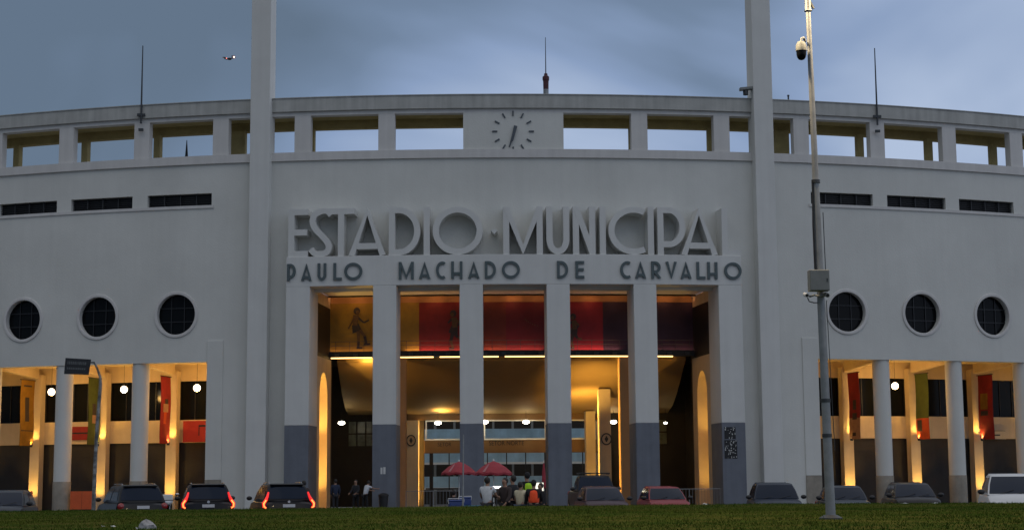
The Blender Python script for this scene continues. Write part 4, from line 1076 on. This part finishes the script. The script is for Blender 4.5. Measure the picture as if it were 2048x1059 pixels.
    if tail == 'hockey':                       # tall curved lamps: down the pillar, out and down the corner
        for sy in (-1, 1):
            def band(wd, m, nm, lift, par, k0=0):
                path = [(xd + .00, hw * .74, H - .30), (xd - .055, hw * .785, H - .45), (xd - .12, hw * .85, belt + .02), (-hl + .055, hw * .945, belt - .10), (-hl + .03, hw * .935, belt - .21), (-hl + .02, hw * .85, belt - .27)]
                path = path[k0:]; g = MB(); g.tube([(x - lift, sy * (y + .02), z) for x, y, z in path], ([wd * .5, wd * .7, wd, wd, wd, wd * .6])[k0:], 8); g.sm = True; return g.build(nm, m, par, True)
            o = band(.062, M['tail_on'], 'tail_light', 0.0, t); band(.026, M['tail_hot'], 'lamp_core', .055, o, 2)
        o = MB(); o.tube([(-hl - .02, 0, belt - .045), (-hl + .02, 0, belt - .045)], .05, 16); o.build('emblem', M['chrome'], t, True)
    else:
        for sy in (-1, 1):
            w = MB(); w.ball((-hl + .10, sy * hw * .82, belt - .16), .13, 12, 8, (.6, 1, 1.0)); w.sm = True; w.build('tail_light', M['redlens'], t, True)
    if rails:
        for sy in (-1, 1):
            w = MB(); w.tube([(xb - .1, sy * wt * .88, H - .02), (xb - .25, sy * wt * .9, H + .035), (xc + .35, sy * wt * .9, H + .035), (xc + .2, sy * wt * .88, H - .02)], .018, 8); w.build('roof_rail', M['chrome'], t, True)
        w = MB(); w.add([(xc + .25, -.015, H), (xc + .1, 0, H + .1), (xc + .02, 0, H + .1), (xc + .05, .015, H)], [(0, 1, 2), (0, 2, 3), (0, 1, 3), (1, 2, 3)]); w.build('roof_fin', M['black'], t, True)
    return t
def place(px0, px1, Y, width):                # ground position whose car spans px0..px1
    return (at((px0 + px1) / 2, 980, Y).x, Y)
FR, RE = -pi / 2, pi / 2                       # front / rear towards the camera
def car(px, Y, z, *a, **k): return (at(px, 980, Y).x, Y, z)
make_car('dark blue hatchback cut off by the left edge of the picture', 'hatch', paint('slate_blue', (0.05, 0.065, 0.09)), car(12, 57, 0), FR + 0.10)
make_car('dark grey SUV seen from behind at an angle, leftmost of the three SUVs', 'suv', paint('graphite', (0.03, 0.034, 0.042)), car(262, 60.5, -0.04), RE + 0.40, rails=True)
make_car('black SUV with lit red tail lights parked between two other SUVs', 'suv', paint('black', (0.014, 0.016, 0.024)), car(412, 61.5, -.02), RE + 0.20, tail='hockey', rails=True)
make_car('black SUV with lit red tail lights, rightmost of the three SUVs', 'suv', paint('black', (0.014, 0.016, 0.024)), car(560, 61.0, -.03), RE + 0.26, tail='hockey', rails=True)
make_car('dull mauve hatchback in front of the dark pickup beside the third portico opening', 'hatch', paint('mauve', (0.11, 0.06, 0.08)), car(1203, 62, -0.03), FR + 0.06)
make_car('dark pickup truck with roof rack behind the mauve hatchback', 'pickup', paint('dark_brown', (0.035, 0.028, 0.03)), car(1187, 71.5, 0.13), FR + 0.05)
make_car('red compact car with a pale roof facing the camera', 'hatch', paint('red', (0.26, 0.045, 0.055)), car(1327, 66, -0.06), FR + 0.05)
make_car('dark blue SUV facing the camera before the right flag tower', 'suv', paint('navy', (0.025, 0.045, 0.085)), car(1548, 62, -0.13), FR - 0.10, rails=False)
make_car('steel blue sedan facing the camera behind the lamp post', 'sedan', paint('steel_blue', (0.06, 0.085, 0.12)), car(1686, 60.5, -0.04), FR - 0.12)
make_car('black hatchback with a shiny round emblem right of the lamp post', 'hatch', paint('black_two', (0.016, 0.016, 0.022)), car(1822, 60.5, 0.03), FR - 0.10)
make_car('white compact van with a black grille at the right edge', 'mpv', paint('white', (0.60, 0.61, 0.62), 0.0), car(2022, 56, 0.0), FR - 0.24, scale=1.10)

# ------------------------------------------------------------------ people
FAB = {}
def fab(name, col, **k):
    if name not in FAB: FAB[name] = mat('cloth_' + name, col, 0.9, 0.15, 12, **k)
    return FAB[name]
def skin_mesh(verts, edges, root, sub=1):
    me = bpy.data.meshes.new('s'); me.from_pydata([v[0] for v in verts], edges, [])
    o = bpy.data.objects.new('s', me); COL.objects.link(o)
    m = o.modifiers.new('skin', 'SKIN'); m.use_smooth_shade = True; m.branch_smoothing = 0.3
    sv = me.skin_vertices[0].data
    for i, v in enumerate(verts):
        r = v[1]; sv[i].radius = r if isinstance(r, tuple) else (r, r)
        sv[i].use_root = (i == root)
    s = o.modifiers.new('sub', 'SUBSURF'); s.levels = sub; s.render_levels = sub
    dg = bpy.context.evaluated_depsgraph_get(); r = bpy.data.meshes.new_from_object(o.evaluated_get(dg))
    bpy.data.objects.remove(o); bpy.data.meshes.remove(me)
    return r
def make_person(label, loc, face, height=1.74, shirt='white', legs='dark', arms=((0, 0), (0, 0)), lean=0.0, hairc='hair', vest=None, cap=None, sleeve='short', step=0.08, seated=False, group=None, build_=1.0, head_turn=0.0):
    """arms: (forward swing of upper arm, bend of forearm) in radians, right then left"""
    t = thing('person', label, 'person', loc, face, group)
    k = height / 1.75; V = []; E = []
    def add(p, r): V.append((Vector(p) * k, (r[0] * k, r[1] * k) if isinstance(r, tuple) else r * k)); return len(V) - 1
    hz = 0.94 if not seated else 0.50
    def up_(z, x=0, y=0):                       # torso bends forward by lean about the hips
        dz = z - hz; return (x, y + sin(lean) * dz, hz + cos(lean) * dz)
    b = build_; T = lambda z: hz + (z - 0.94)
    pel = add((0, 0, hz), (.145 * b, .105 * b)); wa = add(up_(T(1.10)), (.13 * b, .098 * b)); ch = add(up_(T(1.32)), (.155 * b, .11 * b)); ne = add(up_(T(1.47), 0, .005), .055); h0 = add(up_(T(1.56), 0, .02), .075); h1 = add(up_(T(1.65), 0, .025), (.078, .092)); h2 = add(up_(T(1.725), 0, .01), (.06, .07))
    E += [(pel, wa), (wa, ch), (ch, ne), (ne, h0), (h0, h1), (h1, h2)]
    fx = sin(head_turn); fy = cos(head_turn)
    no = add(Vector(up_(T(1.635), fx * .105, .025 + fy * .105)), .014); E.append((h1, no))
    for sx in (-1, 1):
        e_ = add(Vector(up_(T(1.645), sx * .088, .02)), .014); E.append((h1, e_))
    armv = []
    for sx, (sw, bd) in zip((1, -1), arms):
        sh_ = add(up_(T(1.41), sx * .185 * b, 0), .062); E.append((ch, sh_))
        S = V[sh_][0] / k
        u = Vector((sx * .16, sin(sw + lean), -cos(sw + lean))).normalized(); el = add(S + u * .29, .043); E.append((sh_, el))
        f = Vector((-sx * .05, sin(sw + lean + bd), -cos(sw + lean + bd))).normalized(); wr = add(S + u * .29 + f * .25, .028); E.append((el, wr))
        pa = add(S + u * .29 + f * .32, (.036, .018)); E.append((wr, pa))
        side = f.cross(Vector((1, 0, 0))).normalized()
        for i in range(4):
            off = Vector((0, 0, 0)) + side * (i - 1.5) * .020; ln = (.07, .082, .076, .058)[i]
            f1 = add(V[pa][0] / k + off + f * .045, .0095); f2 = add(V[pa][0] / k + off + f * (.045 + ln * .6) + Vector((-sx * .012, 0, 0)), .009); f3 = add(V[pa][0] / k + off + f * (.04 + ln) + Vector((-sx * .032, 0, 0)), .008)
            E += [(pa, f1), (f1, f2), (f2, f3)]
        th = add(V[wr][0] / k + f * .05 + side * .045, .0105); th2 = add(V[wr][0] / k + f * .095 + side * .058, .009); E += [(wr, th), (th, th2)]
        armv.append((sh_, el, wr))
    legv = []
    for sx in (1, -1):
        st_ = step * sx
        hp = add((sx * .095, 0, hz - .06), .088 * b); E.append((pel, hp))
        if seated: kn = add((sx * .12, .42, .50), .062); an = add((sx * .12, .44, .10), .042)
        else: kn = add((sx * .11, st_ * .6 + .02, .50), .060 * b); an = add((sx * .115, st_, .09), .040)
        E.append((hp, kn)); E.append((kn, an))
        a = V[an][0] / k; ft = add((a.x + sx * .02, a.y + .14, .035), (.042, .032)); E.append((an, ft)); legv.append((hp, kn, an, ft))
    me = skin_mesh(V, E, pel); me.materials.append(M['skin']); new('body', me, t)
    # clothes follow the same joints, slightly fuller
    g = 1.16
    def sub(idx, edges, m, nm, extra, scale_r, ends=None):
        mp_ = {}; vv = []
        for i in idx: mp_[i] = len(vv); r = V[i][1]; q = scale_r; vv.append((V[i][0].copy(), (r[0] * q + extra, r[1] * q + extra) if isinstance(r, tuple) else r * q + extra))
        if ends:
            for i, p, r in ends: vv[mp_[i]] = (p * k, r * k)
        me = skin_mesh(vv, [(mp_[a], mp_[c]) for a, c in edges], 0); me.materials.append(m); o = new(nm, me, t); return o
    top = [pel, wa, ch, ne] + [a for q in armv for a in q[:2]]; te = [(pel, wa), (wa, ch), (ch, ne)] + [(ch, q[0]) for q in armv] + [(q[0], q[1]) for q in armv]; ends = [(ne, Vector(up_(T(1.455))), .098), (pel, Vector((0, 0, hz - .10)), .150)]
    if sleeve == 'short': ends += [(q[1], (V[q[0]][0] / k).lerp(V[q[1]][0] / k, .62), .058) for q in armv]
    else: top += [q[2] for q in armv]; te += [(q[1], q[2]) for q in armv]
    sm_ = fab(shirt, COLS[shirt]) 
    sub(top, te, sm_, 'shirt' if sleeve == 'short' else 'jacket', .020, 1.10, ends)
    lg = [pel] + [a for q in legv for a in q[:3]]; le = [(pel, q[0]) for q in legv] + [(q[0], q[1]) for q in legv] + [(q[1], q[2]) for q in legv]
    sub(lg, le, fab(legs, COLS[legs]), 'trousers', .010, 1.04)
    for q in legv: sub([q[2], q[3]], [(q[2], q[3])], M['black'], 'shoe', .006, 1.1)
    if vest: sub([pel, wa, ch, ne], [(pel, wa), (wa, ch), (ch, ne)], fab(vest, COLS[vest]), 'vest', .030, 1.10, [(ch, Vector(up_(T(1.33))), .195), (ne, Vector(up_(T(1.44))), .135)])
    hp_ = V[h1][0]; c = V[h2][0]
    mb = MB(); mb.ball((c.x - fx * .03 * k, c.y - fy * .036 * k, c.z - .062 * k), .098 * k, 16, 10, (.98, 1.02, 1.16)); mb.sm = True
    mb.build('cap' if cap else 'hair', fab(cap, COLS[cap]) if cap else M['hair'], t, True)
    for sx in (-1, 1):
        mb = MB(); mb.ball((hp_.x + sx * .032 * k + fx * .085 * k, hp_.y + fy * .088 * k, hp_.z + .012 * k), .011 * k, 8, 6); mb.build('eye', M['black'], t, True)
    mb = MB(); mb.ball((hp_.x + fx * .082 * k, hp_.y + fy * .085 * k, hp_.z - .055 * k), .012 * k, 8, 6, (2.0, .6, .4)); mb.build('mouth', fab('lip', (0.2, 0.07, 0.06)), t, True)
    return t
COLS = {'white': (0.55, 0.57, 0.60), 'cream': (0.58, 0.52, 0.36), 'dark': (0.018, 0.018, 0.022), 'black': (0.010, 0.010, 0.012), 'brown': (0.04, 0.028, 0.026), 'navy': (0.02, 0.03, 0.06), 'hiviz': (0.42, 0.72, 0.03),
        'orange': (0.90, 0.09, 0.025), 'jeans': (0.05, 0.07, 0.11), 'grey': (0.12, 0.12, 0.13), 'lip': (0.2, .07, .06)}
def pers(px, Y, z=0.0): return (at(px, 980, Y).x, Y, z)
make_person('person in a white T-shirt seen from behind beside the red umbrellas', pers(974, 52.6), -0.35, 1.78, 'white', 'dark', ((0.5, 0.9), (0.35, 0.7)), 0.06, build_=1.08)
make_person('person in black clothes facing a group, right of the white T-shirt man', pers(1012, 53.6), 2.4, 1.76, 'brown', 'black', ((0.4, 1.2), (0.2, 0.5)), 0.08, sleeve='long', build_=1.15)
make_person('person in a dark jacket standing behind the one in black', pers(1026, 54.8), 0.9, 1.84, 'dark', 'black', ((0.2, 0.8), (0.3, 1.0)), 0.0, sleeve='long', build_=1.1)
make_person('person in a cream shirt with a dark shoulder strap', pers(1040, 54.4), -0.6, 1.62, 'cream', 'jeans', ((0.3, 0.8), (0.1, 0.3)), 0.05, build_=1.05)
make_person('person in a dark cap and bright yellow-green safety vest', pers(1055, 55.6, .12), 0.4, 1.82, 'black', 'black', ((0.1, 0.3), (0.3, 0.9)), 0.03, vest='hiviz', cap='black', sleeve='long')
make_person('person in an orange safety vest seen from behind', pers(1067.5, 52.4), -0.1, 1.68, 'black', 'black', ((0.3, 0.9), (0.3, 0.9)), 0.05, vest='orange', cap='black', sleeve='long', build_=1.15)
make_person('person in black at the right end of the group before the middle bay', pers(1084, 54.2), 2.2, 1.58, 'black', 'black', ((0.3, 1.2), (0.1, 0.4)), 0.1, sleeve='long')
make_person('person in a white shirt leaning forward against the second pillar', pers(730, 89.3, .1), -0.9, 1.72, 'white', 'black', ((0.8, 0.4), (0.5, 0.6)), 0.35)
make_person('person in black beside the white shirted one in the portico', pers(712, 89.8, .1), 2.6, 1.72, 'dark', 'black', ((0.2, 0.9), (0.2, 0.9)), 0.03, sleeve='long')
make_person('person in a navy jacket standing by the yellow lit arch', pers(671, 89.6, .1), 0.3, 1.76, 'navy', 'dark', ((0.1, 0.2), (0.1, 0.4)), 0.0, sleeve='long')
make_person('person in dark clothes behind the rightmost SUV', pers(608, 66.5), 0.5, 1.74, 'brown', 'black', ((0.1, 0.5), (0.2, 0.6)), 0.05, sleeve='long')
make_person('person in dark clothes sitting under the left red umbrella', pers(906, 70.5, .0), -0.3, 1.72, 'black', 'black', ((0.5, 0.8), (0.5, 0.8)), 0.15, sleeve='long', seated=True)

# ------------------------------------------------------------------ vendor corner
def umbrella(px, pytop, Y, rad, label, pole_px=None):
    top = at(px, pytop, Y); t = thing('parasol', label, 'parasol', (top.x, Y, 0), 0.2, 'red vendor umbrellas')
    h = top.z; n = 8; vs = [(0, 0, h)]; fs = []; rings = [(0.30, -.10), (0.65, -.32), (1.0, -.64), (1.0, -.76)]
    m = 4; 
    for r, dz in rings:
        for i in range(n * m):
            a = 2 * pi * i / (n * m); f = abs((i % m) - m / 2) / (m / 2)
            rr = rad * r * (0.93 + 0.07 * f); vs.append((rr * cos(a), rr * sin(a), h + dz * rad * (1.0 - .10 * (1 - f) * r) ))
    k = n * m
    for i in range(k): fs.append((0, 1 + i, 1 + (i + 1) % k))
    for j in range(len(rings) - 1):
        for i in range(k): a = 1 + j * k + i; b = 1 + j * k + (i + 1) % k; fs.append((a, b, b + k, a + k))
    mb = MB(); mb.add(vs, fs); mb.build('canopy', M['umbrella'], t, True)
    mb = MB(); mb.tube([(0, 0, 0), (0, 0, h + .05)], .022, 8); mb.build('pole', M['white'], t, True)
    MB().ball((0, 0, h + .03), .045, 10, 8).build('finial', M['white'], t, True)
    MB().lathe([(.25, 0), (.25, .08), (.05, .1)], n=16).build('base', M['steel_dark'], t, True)
    for i in range(n):
        a = 2 * pi * i / n; mb = MB(); mb.tube([(0, 0, h - .5 * rad), (rad * .6 * cos(a), rad * .6 * sin(a), h - .42 * rad)], .008, 5); mb.build('rib', M['steel'], t, True)
    # pale panel patches printed on the canopy
    for i in (1, 5):
        mb = MB(); q = []
        for r, dz in ((.45, -.19), (.95, -.59)):
            for j in (i * m - .45, i * m + .45):
                a = 2 * pi * j / k; q.append((rad * r * cos(a), rad * r * sin(a), h + dz * rad + .03))
        mb.add([q[0], q[1], q[3], q[2]], [(0, 1, 2, 3)]); mb.build('printed_panel', fab('print', (0.40, 0.16, 0.17)), t, True)
    return t
umbrella(918, 922, 72, 0.80, 'red umbrella on a white pole, the left one of the vendor pair')
umbrella(987, 921, 69, 0.82, 'darker red umbrella, the right one of the vendor pair')
q = at(1091, 930, 66); t = thing('folded_parasol', 'closed red and white parasol standing beside the middle bay pillar', 'parasol', (at(1088, 980, 66).x, 66, 0))
mb = MB().lathe([(.03, 1.35), (.09, 1.42), (.07, 2.0), (.02, 2.40)], n=14); mb.sm = True; mb.build('canopy', M['umbrella'], t, True)
MB().tube([(0, 0, 0), (0, 0, 2.5)], .022, 8).build('pole', M['white'], t, True)
p = at(927, 868, 52); t = thing('flag_pole', 'thin pale pole standing in front of the left umbrella', 'pole', (at(925, 980, 52).x, 52, 0))
mb = MB(); mb.tube([(0, 0, 0), (p.x - at(925, 980, 52).x, 0, p.z)], [.035, .02], 10); mb.build('pole', M['steel'], t, True); MB().lathe([(.12, 0), (.12, .04)], n=14).build('foot', M['steel_dark'], t, True)
M['cool_blue'] = mat('blue_cooler', (0.02, 0.05, 0.20), 0.5, 0.1, 4); M['tarp'] = mat('teal_tarp', (0.05, 0.16, 0.24), 0.7, 0.2, 5)
def cooler(px, Y, z, s, label, m='cool_blue'):
    t = thing('cooler_box', label, 'cooler', (at(px, 980, Y).x, Y, z), 0.2, 'vendor coolers')
    MB().box(-.32 * s, .32 * s, -.2 * s, .2 * s, 0, .36 * s).build('box', M[m], t, True, bevel=.03); MB().box(-.335 * s, .335 * s, -.215 * s, .215 * s, .362 * s, .45 * s).build('lid', M[m], t, True, bevel=.03)
    mb = MB(); mb.tube([(-.34 * s, 0, .28 * s), (-.37 * s, 0, .40 * s), (-.37 * s, 0, .5 * s), (.37 * s, 0, .5 * s), (.37 * s, 0, .40 * s), (.34 * s, 0, .28 * s)], .012, 6); mb.build('handle', M['white'], t, True)
def table(px, Y, w, h, label, m):
    t = thing('folding_table', label, 'table', (at(px, 980, Y).x, Y, 0), 0.05, 'vendor tables')
    MB().box(-w / 2, w / 2, -.35, .35, h - .04, h).build('table_top', M[m], t, True, bevel=.008)
    MB().slab([(-w / 2, -.352, h - .35), (w / 2, -.352, h - .35), (w / 2, -.352, h - .041), (-w / 2, -.352, h - .041)], .01).build('skirt', M[m], t, True)
    for sx in (-1, 1):
        for sy in (-1, 1): mb = MB(); mb.tube([(sx * (w / 2 - .06), sy * .3, 0), (sx * (w / 2 - .06), sy * .3, h - .04)], .016, 6); mb.build('leg', M['steel_dark'], t, True)
table(936, 55, 1.3, .86, 'teal cloth covered vendor table under the umbrellas', 'tarp'); table(912, 53.2, .8, .74, 'low blue vendor table at the left of the stall', 'cool_blue')
cooler(930, 54.95, .862, .6, 'blue cooler box on the teal vendor table'); cooler(912, 53.15, .742, .72, 'deep blue cooler box on the low blue table')
# white-lit panel between the people and small lit card
t = thing('lit_menu_board', 'bright white vendor board glowing behind the orange vest', 'board', (at(1078, 980, 58).x, 58, 0.0))
MB().box(-.16, .16, -.02, .02, .55, 1.6).build('panel', mat('lit_board', (.8, .8, .75), .5, emit=(1, .95, .75), es=1.2), t, True); MB().box(-.18, .18, .021, .05, 0, 1.63).build('frame', M['steel_dark'], t, True)
t = thing('lit_counter_lamp', 'small white bar lamp glowing beside the white T-shirt', 'lamp', (at(993, 980, 60).x, 60, 0.0))
z_ = at(993, 973.5, 60).z
MB().box(-.16, .16, -.03, .03, z_ - .04, z_ + .04).build('tube', mat('lit_bar', (.9, .9, .9), .5, emit=(1, .97, .9), es=4), t, True); MB().tube([(0, .05, 0), (0, .05, z_)], .02, 6).build('stand', M['steel_dark'], t, True)

# crowd barriers
def barrier(px0, px1, Y, label):
    a = at(px0, 980, Y).x; b = at(px1, 980, Y).x; t = thing('crowd_barrier', label, 'barrier', ((a + b) / 2, Y, 0.1), 0, 'steel crowd barriers by the portico')
    w = (b - a) / 2; h = 1.1
    fm = MB(); fm.tube([(-w, 0, .12), (-w, 0, h), (w, 0, h), (w, 0, .12), (-w, 0, .12)], .02, 8); fm.build('frame', M['steel'], t, True)
    bm_ = MB(); n = int(2 * w / .16)
    for i in range(1, n): bm_.tube([(-w + 2 * w * i / n, 0, .13), (-w + 2 * w * i / n, 0, h - .01)], .008, 5)
    bm_.build('bars', M['steel'], t, True)
    for sx in (-1, 1): f = MB(); f.tube([(sx * w * .8, -.28, .02), (sx * w * .8, 0, .12), (sx * w * .8, .28, .02)], .018, 6); f.build('foot', M['steel'], t, True)
barrier(812, 866, 87, 'steel crowd barrier left, next to the second pillar'); barrier(867, 919, 87, 'steel crowd barrier reaching the third pillar')
barrier(1322, 1378, 88, 'steel crowd barrier behind the red car'); barrier(1379, 1440, 88, 'steel crowd barrier next to the graffitied pillar')
# litter bin
t = thing('litter_bin', 'dark plastic litter bin at the foot of the second pillar', 'bin', (at(767, 980, 90.2).x, 90.2, .1))
mb = MB().lathe([(.21, 0), (.27, .8), (.27, .82)], n=20); mb.sm = True; mb.build('bin_body', M['black'], t, True)
mb = MB().lathe([(.30, .822), (.30, .88), (.2, .96), (.03, 1.0)], n=20); mb.sm = True; mb.build('lid', M['black'], t, True)
# papers, posters
def poster(px0, px1, py0, py1, label, rows=None, m='paper', nm='poster'):
    dr = PF + 0.012; a, z1 = on(px0, py0, dr); b, _ = on(px1, py0, dr); _, z0 = on(px0, py1, dr)
    t = thing(nm, label, 'poster', W((a + b) / 2, dr, z0)); part(MB().block(a, b, z0, z1, dr + .004, dr - .004), 'sheet', m, t)
    if rows:
        mb = MB(); random.seed(5); nx, nz = rows
        for i in range(nx):
            for j in range(nz):
                for _ in range(3):
                    if random.random() < .62:
                        u = (i + random.random() * .7) / nx; v = (j + random.random() * .7) / nz; w = random.uniform(.08, .3) / nx * 1.2; h = random.uniform(.1, .32) / nz * 1.2
                        mb.block(a + (b - a) * u, a + (b - a) * min(1, u + w), z0 + (z1 - z0) * v, z0 + (z1 - z0) * min(1, v + h), dr + .007 + .0006 * len(mb.f) / 6, dr + .0045)
        part(mb, 'painted_marks', 'paper', t)
poster(761, 765, 934, 947, 'narrow white notice pasted on the second pillar, left one of two'); poster(766.5, 771, 933, 947, 'narrow white notice pasted on the second pillar, right one of two')
M['ink'] = mat('black_ink', (0.012, 0.013, 0.015), .7, .3, 10)
poster(1448.5, 1471, 853, 877, 'black block of graffiti letters at the top of the graffitied sixth pillar', (4, 3), 'ink', 'graffiti_panel')
poster(1448.5, 1474, 879, 916, 'lower rows of black and white graffiti letters on the sixth pillar', (5, 5), 'ink', 'graffiti_panel')
# litter on the grass
def bag(px, py, Y, w, label, m='paper'):
    p = at(px, py, Y); z = lawn_z(p.x, Y); t = thing('plastic_bag', label, 'bag', (p.x, Y, z - .02), .4); random.seed(int(px))
    mb = MB(); nu, nv = 22, 9; vs = []; 
    for j in range(nv):
        for i in range(nu):
            a = 2 * pi * i / nu; f = j / (nv - 1); r = w * (1 - f ** 2.2) ** .6 * (1 + .30 * mn.noise((cos(a) * 2.2, sin(a) * 2.2, f * 3 + px)) + .10 * mn.noise((cos(a) * 7, sin(a) * 7, f * 8 + px))) + .002
            vs.append((r * cos(a) - .12 * w * f, r * sin(a) * .8, f * w * (1.1 + .25 * mn.noise((cos(a), sin(a), px)))))
    mb.add(vs, [(j * nu + i, j * nu + (i + 1) % nu, (j + 1) * nu + (i + 1) % nu, (j + 1) * nu + i) for j in range(nv - 1) for i in range(nu)] + [tuple((nv - 1) * nu + i for i in range(nu))]); mb.sm = True; mb.build('crumpled_film', M[m], t, True)
    mb = MB(); mb.add([(-w * .7, -.1 * w, .02), (-w * 1.25, -.3 * w, .01), (-w * 1.3, .05 * w, .05), (-w * .7, .2 * w, .12 * w)], [(0, 1, 2, 3)]); mb.build('flap', M[m], t, True)
M['bag'] = mat('bag_film', (0.34, 0.34, 0.35), 0.6, 0.5, 14, 0.8, 25)
bag(295, 1042, 25.5, .14, 'crumpled white plastic bag lying on the grass at the lower left', 'bag')
bag(208, 1035, 27, .028, 'tiny white scrap on the grass, the left one of two scraps'); bag(228, 1035, 27, .036, 'tiny white scrap on the grass, the right one of two scraps')
bag(1410, 1003, 47.4, .14, 'small white bag on the lawn edge beside the red car')
# parked motorcycle between the left SUVs
t = thing('motorcycle', 'dark motorcycle with round mirrors and a white carrier box parked between two SUVs', 'motorcycle', (at(336, 980, 63).x, 63, 0), FR + .2)
for x in (-.62, .66):
    mb = MB(); n = 24
    mb.tube([(x + .28 * cos(2 * pi * i / n), 0, .32 + .28 * sin(2 * pi * i / n)) for i in range(n + 1)], .05, 8); w = mb.build('wheel', M['tyre'], t, True)
    mb = MB(); mb.tube([(x, -.03, .32), (x, .03, .32)], .2, 14); mb.build('rim', M['rim'], w, True)
mb = MB(); mb.tube([(-.5, 0, .5), (-.1, 0, .62), (.25, 0, .82), (.42, 0, .9)], [.10, .15, .17, .06], 12); mb.sm = True; mb.build('body', M['black'], t, True)
mb = MB(); mb.tube([(-.75, 0, .84), (-.3, 0, .80), (.0, 0, .80)], [.10, .13, .09], 10); mb.sm = True; mb.build('seat', M['black'], t, True)
mb = MB(); mb.tube([(.66, -.08, .32), (.48, -.08, 1.0)], .025, 8); mb.build('fork', M['chrome'], t, True); mb = MB(); mb.tube([(.66, .08, .32), (.48, .08, 1.0)], .025, 8); mb.build('fork', M['chrome'], t, True)
mb = MB(); mb.tube([(.35, -.36, 1.08), (.48, -.18, 1.04), (.48, .18, 1.04), (.35, .36, 1.08)], .016, 8); mb.build('handlebar', M['steel_dark'], t, True)
for sy in (-1, 1): 
    mb = MB(); mb.ball((.42, sy * .34, 1.26), .06, 12, 8, (.4, 1.2, .8)); mb.build('mirror', M['chrome'], t, True); mb = MB(); mb.tube([(.4, sy * .28, 1.08), (.42, sy * .33, 1.24)], .008, 6); mb.build('mirror_stem', M['black'], t, True)
mb = MB(); mb.ball((.60, 0, .93), .09, 14, 8, (.7, 1, 1)); mb.sm = True; mb.build('headlight', M['lens'], t, True)
MB().box(-1.05, -.70, -.2, .2, .90, 1.25).build('carrier_box', M['white'], t, True, bevel=.03)
